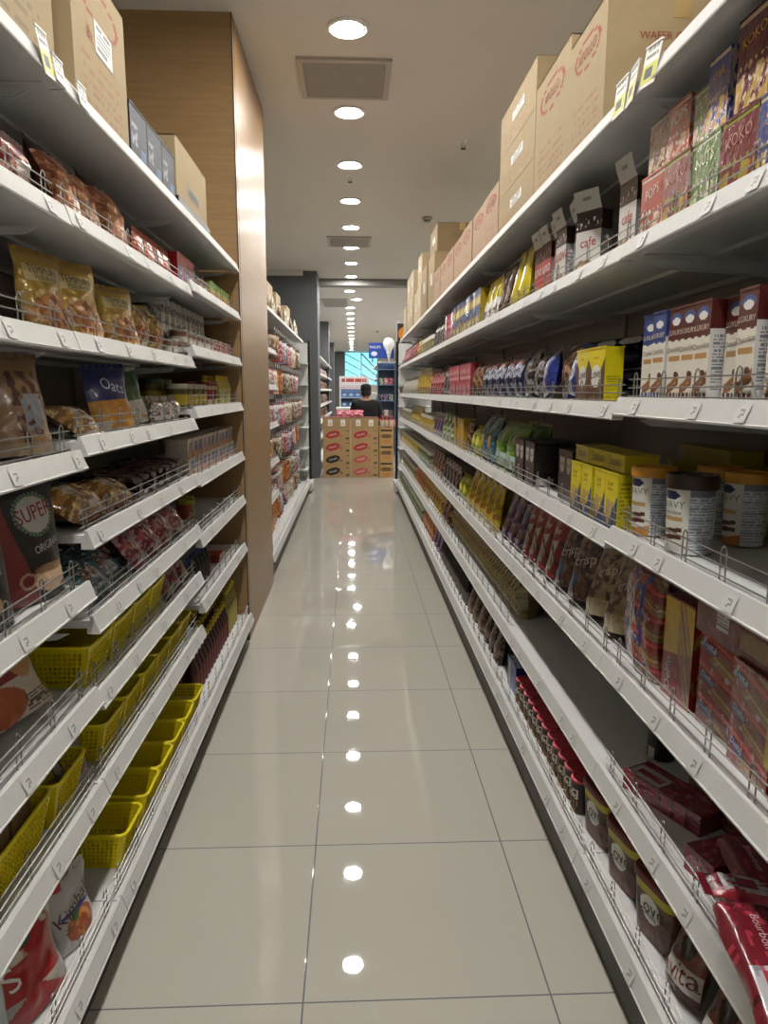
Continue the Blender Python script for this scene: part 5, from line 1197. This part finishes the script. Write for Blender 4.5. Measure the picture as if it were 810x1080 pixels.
for k in range(4): put(c_far, (-.935, 5.7 + .95 * k + .2 * (k % 2), LF[0] - .011), face_rot('F'), f'brown carton on the top shelf beyond the column, {ordinal(k)} from camera', 'carton', 'cartons beyond the column')
for k in range(6): put(f_wht if k % 2 else f_brn, (-.735, 6.15 + .62 * k, LF[0] - .011), face_rot('F'), f'loose {"white" if k % 2 else "brown"} pouch beside the cartons beyond the column, {ordinal(k)} along', 'snack')

# ================================================================== end of the aisle
yF = 12.02
cols = [(-.28, [lb_blk, lb_blk, lb_red, lb_red]), (.19, [lb_pale, lb_pale, lb_red, lb_red])]
for q, (x, ps) in enumerate(cols):
    for k, p in enumerate(ps):
        put(p, (x, yF + .17, .0008 + k * .2072), (0, 0, 0), f'noodle carton with {"black" if p is lb_blk else "pale red" if p is lb_pale else "red"} leaf badge, {ordinal(k)} from the floor, {"pillar-side" if q == 0 else "second"} column', 'carton', 'noodle cartons across the aisle end')
    put(lb_tray, (x, yF + .17, .0008 + 4 * .2072), (0, 0, 0), f'open display tray with white price cards, {"pillar-side" if q == 0 else "second"} column', 'tray', 'open trays on the noodle cartons')
for k in range(3): put(lb_side, (.56, yF + .2, .0008 + k * .2815), (0, 0, 0), f'tan kitchen-roll carton, {ordinal(k)} from the floor, beside the noodle cartons', 'carton', 'kitchen roll cartons')
pinkp = pouch('pink_noodle_pack', .15, .11, .06, art(C('D0506E'), ('n', 4, .12, C('E8C8CC'), 4), ('n', 6, .25, C('B02A44'), 3)), C('B83A58'), (), 'pillow', 70, nu=10, nv=8)
for k in range(6): put(pinkp, (-.22 + .145 * (k % 3) + .03 * (k // 3), yF + .08 + .1 * (k // 3), 4 * .2072 + .212), (math.radians(-35), math.radians(random.uniform(-9, 9)), 0), f'pink noodle pack on the open trays, {"front" if k < 3 else "back"} row, {ordinal(k % 3)} from pillar', 'noodles', 'pink noodle packs', .9)
rb = bottle('red_sauce_bottle', .035, .2, [(1, .03, C('A8281E')), (1, .3, 'L'), (1, .6, 'L'), (.5, .8, C('A8281E')), (.45, .9, C('A8281E'))], C('C94A2A'), lambda u, v: C('C9B8A0'), .016, .02, 12)
for k in range(3): put(rb, (.49 + .075 * k, yF + .12, 3 * .2815 + .002), (0, 0, 0), f'red sauce bottle on the kitchen-roll cartons, {ordinal(k)} from the trays', 'bottle', 'red bottles on cartons')
for k, p in enumerate((f_wht, f_blk, f_pink, f_grn, f_wht, f_red)): put(p, (.50 + .1 * (k % 3), yF + .24 + .09 * (k // 3), 3 * .2815 + .002), (0, 0, random.uniform(-.4, .4)), f'small {("white", "black", "pink", "green", "cream", "red")[k]} pouch behind the red bottles', 'snack', scale=.6)

# person seen from behind
def skin_body(name, nodes, edges, mat, parent=None, sub=2):
    me = bpy.data.meshes.new(name); keys = list(nodes)
    me.from_pydata([nodes[k][0] for k in keys], [(keys.index(a), keys.index(b)) for a, b in edges], [])
    o = bpy.data.objects.new(name, me); COL.objects.link(o)
    o.modifiers.new('s', 'SKIN').use_smooth_shade = True
    for k, v in zip(keys, me.skin_vertices[0].data):
        r = nodes[k][1]; v.radius = r if isinstance(r, tuple) else (r, r); v.use_root = k == keys[0]
    me.materials.append(M[mat])
    m = o.modifiers.new('d', 'SUBSURF'); m.levels = sub; m.render_levels = sub
    if parent: o.parent = parent
    return o
nodes = {'pel': ((0, 0, .80), (.17, .125)), 'waist': ((0, 0, .93), (.165, .12)), 'chest': ((0, .0, 1.10), (.18, .12)), 'sh': ((0, 0, 1.205), (.12, .085)), 'neck': ((0, .01, 1.275), .055), 'head0': ((0, .02, 1.34), (.072, .082)), 'head1': ((0, .02, 1.43), (.075, .088)), 'head2': ((0, .015, 1.475), (.05, .06))}
edges = [('pel', 'waist'), ('waist', 'chest'), ('chest', 'sh'), ('sh', 'neck'), ('neck', 'head0'), ('head0', 'head1'), ('head1', 'head2')]
for s_, n_ in ((-1, 'l'), (1, 'r')):
    nodes.update({n_ + 'sh': ((.19 * s_, 0, 1.18), .065), n_ + 'el': ((.25 * s_, -.02 + .04, .93), .05), n_ + 'wr': ((.17 * s_, .22, .84), .034), n_ + 'pa': ((.145 * s_, .30, .83), (.038, .022)),
                  n_ + 'hip': ((.095 * s_, 0, .72), .10), n_ + 'kn': ((.105 * s_, .02, .42), .065), n_ + 'an': ((.105 * s_, 0, .09), .042), n_ + 'to': ((.11 * s_, .14, .035), .035)})
    edges += [('sh', n_ + 'sh'), (n_ + 'sh', n_ + 'el'), (n_ + 'el', n_ + 'wr'), (n_ + 'wr', n_ + 'pa'), ('pel', n_ + 'hip'), (n_ + 'hip', n_ + 'kn'), (n_ + 'kn', n_ + 'an'), (n_ + 'an', n_ + 'to')]
    for f in range(4):
        bx = (.118 + .019 * f) * s_
        nodes[f'{n_}f{f}'] = ((bx, .345, .825), .0085); nodes[f'{n_}g{f}'] = ((bx, .385 + .008 * (f in (1, 2)), .808), .0075)
        edges += [(n_ + 'pa', f'{n_}f{f}'), (f'{n_}f{f}', f'{n_}g{f}')]
    nodes[n_ + 't'] = ((.10 * s_, .315, .83), .010); edges.append((n_ + 'pa', n_ + 't'))
pb = skin_body('person', nodes, edges, 'skin')
pb.location = (.235, 13.25, 0); pb.scale = (1, 1, 1.03); pb['label'] = 'person in black top and black cap, seen from behind the cartons'; pb['category'] = 'person'
shirt = {'a': ((0, 0, .76), (.215, .15)), 'b': ((0, 0, .95), (.25, .19)), 'c': ((0, 0, 1.12), (.25, .19)), 'd': ((0, .005, 1.215), (.18, .15)), 'e': ((0, .01, 1.275), (.08, .08))}
se = [('a', 'b'), ('b', 'c'), ('c', 'd'), ('d', 'e')]
for s_, n_ in ((-1, 'l'), (1, 'r')):
    shirt.update({n_ + '1': ((.2 * s_, 0, 1.185), .082), n_ + '2': ((.255 * s_, .015, .97), .075), n_ + '3': ((.2 * s_, .15, .88), .055)}); se += [('d', n_ + '1'), (n_ + '1', n_ + '2'), (n_ + '2', n_ + '3')]
skin_body('shirt', shirt, se, 'cloth', pb)
tr = {'a': ((0, 0, .80), (.19, .14))}; te = []
for s_, n_ in ((-1, 'l'), (1, 'r')):
    tr.update({n_ + '1': ((.1 * s_, 0, .70), .115), n_ + '2': ((.107 * s_, .02, .42), .085), n_ + '3': ((.107 * s_, 0, .11), .07)}); te += [('a', n_ + '1'), (n_ + '1', n_ + '2'), (n_ + '2', n_ + '3')]
skin_body('trousers', tr, te, 'trouser', pb)
hg = G(); hg.lathe([(.077, 1.32, BK), (.088, 1.37, BK), (.093, 1.42, BK), (.088, 1.45, BK)], 20, cy=.012); solo('hair', hg, 'hair', parent=pb, smooth=60)
cg = G(); cg.lathe([(.097, 1.415, BK), (.099, 1.46, BK), (.092, 1.505, BK), (.06, 1.53, BK), (0, 1.537, BK)], 20, cy=.012)
cg.grid(lambda u, v: ((u - .5) * .15, .09 + .075 * v * (1 - (2 * u - 1) ** 2 * .5), 1.425 - .012 * v), 8, 4, BK); solo('cap', cg, 'cap', parent=pb, smooth=60)
for s_ in (-1, 1):
    e = G(); e.lathe([(.0, 1.345, BK), (.018, 1.36, BK), (.02, 1.385, BK), (.012, 1.405, BK), (0, 1.41, BK)], 10, cx=.088 * s_, cy=.01); solo('ear', e, 'skin', parent=pb, smooth=60)

# far displays
t = empty('promotion_stand', (.03, 17.4, 0), 'white promotion stand with red lettered header behind the person', 'display stand')
a = G(); a.box(-.36, .36, 0, .03, 1.50, 1.80, WH); a.grid(lambda u, v: (-.35 + .7 * u, -.0015, 1.51 + .28 * v), 60, 24, art(C('DAD6D4'), ('l', .06, .3, .94, .85, 1, C('B0453E')), ('b', .04, .14, C('C9A0A0')), ('l', .06, .18, .94, .26, 1, C('8E8A8A')))); solo('header_board', a, 'paper', parent=t)
for x in (-.36, .33): a = G(); a.box(x, x + .03, 0, .4, .0, 1.5, WH); solo('side_panel', a, 'plastic', parent=t)
for z in (.35, .75, 1.05, 1.28): a = G(); a.box(-.33, .33, 0, .4, z, z + .02, C('B9C4D6')); solo('shelf', a, 'plastic', parent=t)
a = G(); a.box(-.36, .36, .4, .42, 0, 1.5, C('7E93B8')); solo('back_panel', a, 'plastic', parent=t)
bb = box_product('blue_gift_box', .14, .12, .14, art(C('4A78B0'), ('o', .5, .5, .35, .3, C('B9CCE0'))), C('3A5E8E'), C('5A86B8'))
for l, z in enumerate((1.07, 1.30)):
    for k in range(4): put(bb, (-.21 + .16 * k, 17.58, z + .0008), (0, 0, 0), f'pale blue box on the promotion stand, {("lower", "upper")[l]} shelf, {ordinal(k)} from pillar side', 'box', 'blue boxes on the promotion stand')
t = empty('white_counter', (-.15, 15.6, -.0), 'low white counter behind the pink noodle packs', 'counter')
a = G(); a.box(-.2, .25, 0, .5, .001, 1.06, WH); solo('body', a, 'plastic', parent=t)
a = G(); a.box(-.22, .27, -.02, .52, 1.06, 1.1, WH); solo('countertop', a, 'plastic', parent=t)
a = G(); a.grid(lambda u, v: (-.18 + .12 * u, -.002, .5 + .5 * v), 8, 14, art(C('C95A4A'), ('n', 5, .1, C('E0B0A0'), 3))); solo('poster', a, 'paper', parent=t)
t = empty('blue_end_display', (.74, 16.3, 0), 'blue end display of small toys under the light bulb sign', 'display stand')
a = G(); a.box(-.17, .2, .38, .40, .1, 2.08, C('3E5A7E')); solo('back_panel', a, 'plastic', parent=t)
for x in (-.19, .2): a = G(); a.box(x, x + .02, 0, .4, 0, 2.08, C('4A5E7A')); solo('side_panel', a, 'plastic', parent=t)
dz_ = (.12, .5, .86, 1.22, 1.58, 1.92)
for z in dz_: a = G(); a.box(-.17, .2, 0, .38, z, z + .02, C('5A7290')); solo('shelf', a, 'plastic', parent=t)
for l, z in enumerate(dz_[1:5]):
    for k in range(3): put((f_grn, f_pink, f_red, f_wht, f_blk, f_pur)[(l * 2 + k) % 6], (.635 + .118 * k, 16.45, z + .021), (0, 0, 0), f'small bagged toy on the blue display, {ordinal(l)} shelf up, {ordinal(k)} across', 'toy', 'toys on the blue display', .72)
t = empty('bulb_brand_sign', (.62, 16.2, 2.17), 'dark blue sign board with white lettering over the aisle end', 'sign')
a = G(); a.box(-.27, .29, 0, .03, .0, .34, C('1E3C8E')); S_ = lambda u, v, o=0.: (-.27 + .56 * u, -.001 - o, .34 * v)
a.grid(S_, 8, 8, C('1F3F92')); a.text(S_, .56, .34, [('PHILIPS', .26, .72, .055, WH)]); a.grid(lambda u, v: (-.15 + .07 * math.cos(6.28 * u) * v, -.004, .10 + .05 * math.sin(6.28 * u) * v), 20, 3, C('C9D0E0'), True); solo('board', a, 'gloss', parent=t)
a = G(); a.box(-.2, -.17, .005, .025, -.09, 0); a.box(.15, .18, .005, .025, -.09, 0); solo('leg', a, 'dark', parent=t)
t = empty('giant_bulb', (.79, 16.05, 2.17), 'giant white light bulb model in front of the blue sign', 'light bulb model')
a = G(); a.lathe([(.05, .1, WH), (.06, .16, WH), (.10, .22, WH), (.125, .30, WH), (.115, .37, WH), (.08, .42, WH), (.04, .44, WH), (0, .445, WH)], 24); solo('globe', a, 'white', parent=t, smooth=60)
a = G(); a.lathe([(.02, -.075, WH), (.02, 0, WH), (.04, .02, WH), (.036, .04, WH), (.042, .06, WH), (.038, .08, WH), (.05, .1, WH)], 20); solo('screw_base', a, 'shelf', parent=t, smooth=60)
t = empty('header_poster', (.64, 10.64, 2.13), 'orange poster board on top of the right shelving end', 'poster')
a = G(); a.box(0, .22, 0, .012, 0, .34, C('D8D2C8')); a.grid(lambda u, v: (.008 + .204 * u, -.0015, .008 + .324 * v), 24, 32, art(C('2A2220'), ('o', .5, .42, .42, .3, C('D8861E')), ('o', .55, .35, .2, .16, C('E0B04A')), ('r', 0, .86, 1, 1, C('C9C2BC')), ('l', .1, .88, .9, .98, 1, C('4A3A3A')))); solo('board', a, 'gloss', parent=t)
a = G(); a.box(.02, .2, .012, .03, -.012, .06); solo('stand', a, 'white', parent=t)
# farther shelving runs
for k in range(5):
    bay('shelving_bay', 'R', 17.2 + P * k, 17.2 + P * (k + 1), RL1, f'far shelving beyond the blue display, {ordinal(k)} bay', x=.62, guard=False, tags=0, group='far shelving bays')
    for lev in range(2, 7):
        p = (f_wht, f_yel, f_grn, f_red, f_blk, f_or)[(k + lev) % 6]
        for i in range(5): put(p, (.74, 17.35 + P * k + .22 * i, RL1[lev - 1] - .011), face_rot('R'), f'{p["name"].replace("_", " ")} on far shelving, {ordinal(k)} bay, {RN[lev - 1]} shelf, {ordinal(i)} along', 'snack', 'goods on the far right shelving')
for k in range(7):
    bay('shelving_bay', 'L', 13.1 + P * k, 13.1 + P * (k + 1), LF, f'far shelving between the grey pillars, {ordinal(k)} bay', x=-.64, guard=False, tags=0, depth=.40, base_in=.07, group='far shelving bays')
    for lev in range(2, 7):
        p = (f_wht, f_blk, f_pink, f_red, f_brn, f_or)[(k * 2 + lev) % 6]
        for i in range(5): put(p, (-.76, 13.2 + P * k + .23 * i, LF[lev - 1] - .011), face_rot('F'), f'{p["name"].replace("_", " ")} between the grey pillars, {ordinal(k)} bay, {RN[lev - 1]} shelf, {ordinal(i)} along', 'snack', 'goods on the shelving between the pillars')

# settle neighbours: soft packs squeezed against each other give way a little
from mathutils.bvhtree import BVHTree
def settle(rounds=5, step=.955):
    bpy.context.view_layer.update()
    obs = [o for v in USED.values() for o in v]
    def geo(o):
        vs_, fs_ = [], []
        for q in [o] + list(o.children):
            mw = o.matrix_world; b0 = len(vs_)          # parts share their thing's frame
            vs_ += [mw @ v.co for v in q.data.vertices]; fs_ += [tuple(b0 + i for i in p_.vertices) for p_ in q.data.polygons]
        lo = [min(v[i] for v in vs_) for i in range(3)]; hi = [max(v[i] for v in vs_) for i in range(3)]
        return lo, hi, vs_, fs_
    def bb(o):
        c = [o.matrix_world @ Vector(x) for q in [o] + list(o.children) for x in q.bound_box]
        return [min(v[i] for v in c) for i in range(3)], [max(v[i] for v in c) for i in range(3)]
    box = {o: bb(o) for o in obs}; tree = {}
    def bv(o):
        if o not in tree:
            _, _, vs_, fs_ = geo(o); tree[o] = BVHTree.FromPolygons(vs_, fs_)
        return tree[o]
    for r in range(rounds):
        srt = sorted(obs, key=lambda o: box[o][0][1]); hit = set()
        for i, a in enumerate(srt):
            A = box[a]
            for b_ in srt[i + 1:]:
                B = box[b_]
                if B[0][1] > A[1][1]: break
                if any(min(A[1][k] , B[1][k]) - max(A[0][k], B[0][k]) < .002 for k in range(3)): continue
                if bv(a).overlap(bv(b_)): hit.add(a); hit.add(b_)
        soft = [o for o in hit if any(w_ in o.name for w_ in ('pouch', 'bag', 'pack', 'sachet', 'snack'))]
        if not soft: break
        z0 = {}
        for o in soft:
            z0[o] = geo(o)[0][2]; o.scale = (o.scale[0] * step, o.scale[1] * step, o.scale[2] * (step + 1) / 2)
        bpy.context.view_layer.update()
        for o in soft:
            o.location.z += z0[o] - geo(o)[0][2]
        bpy.context.view_layer.update()
        for o in soft: box[o] = bb(o); tree.pop(o, None)
settle()

# tidy labels: short and unique
for lab, obs in USED.items():
    if len(obs) > 1:
        for i, o in enumerate(obs): o['label'] = lab + f', {ordinal(i)} of the same'

# ================================================================== light, camera, colour
w = bpy.data.worlds.new('World'); scene.world = w; w.use_nodes = True
w.node_tree.nodes['Background'].inputs[0].default_value = (1, .97, .92, 1); w.node_tree.nodes['Background'].inputs[1].default_value = .0
cd = bpy.data.cameras.new('camera'); cam = bpy.data.objects.new('camera', cd); COL.objects.link(cam)
pi_, ya, ro, hh, fpx = .168194, .0432924, .0031788, 1.44605, 749.85
fw = Vector((math.sin(ya) * math.cos(pi_), math.cos(ya) * math.cos(pi_), -math.sin(pi_)))
r0 = Vector((math.cos(ya), -math.sin(ya), 0)); u0 = r0.cross(fw)
R_ = r0 * math.cos(ro) + u0 * math.sin(ro); U_ = u0 * math.cos(ro) - r0 * math.sin(ro)
from mathutils import Matrix
mt = Matrix(((R_.x, U_.x, -fw.x, 0), (R_.y, U_.y, -fw.y, 0), (R_.z, U_.z, -fw.z, hh), (0, 0, 0, 1)))
cam.matrix_world = mt
cd.sensor_fit = 'HORIZONTAL'; cd.sensor_width = 36; cd.lens = 36 * fpx / 810; cd.clip_start = .05
scene.camera = cam
vs = scene.view_settings; vs.view_transform = 'Standard'; vs.look = 'None'; vs.gamma = 1; vs.use_curve_mapping = False; vs.exposure = 0.06
scene.cycles.max_bounces = 8; scene.cycles.diffuse_bounces = 2; scene.cycles.use_denoising = True
scene.cycles.sample_clamp_indirect = 8
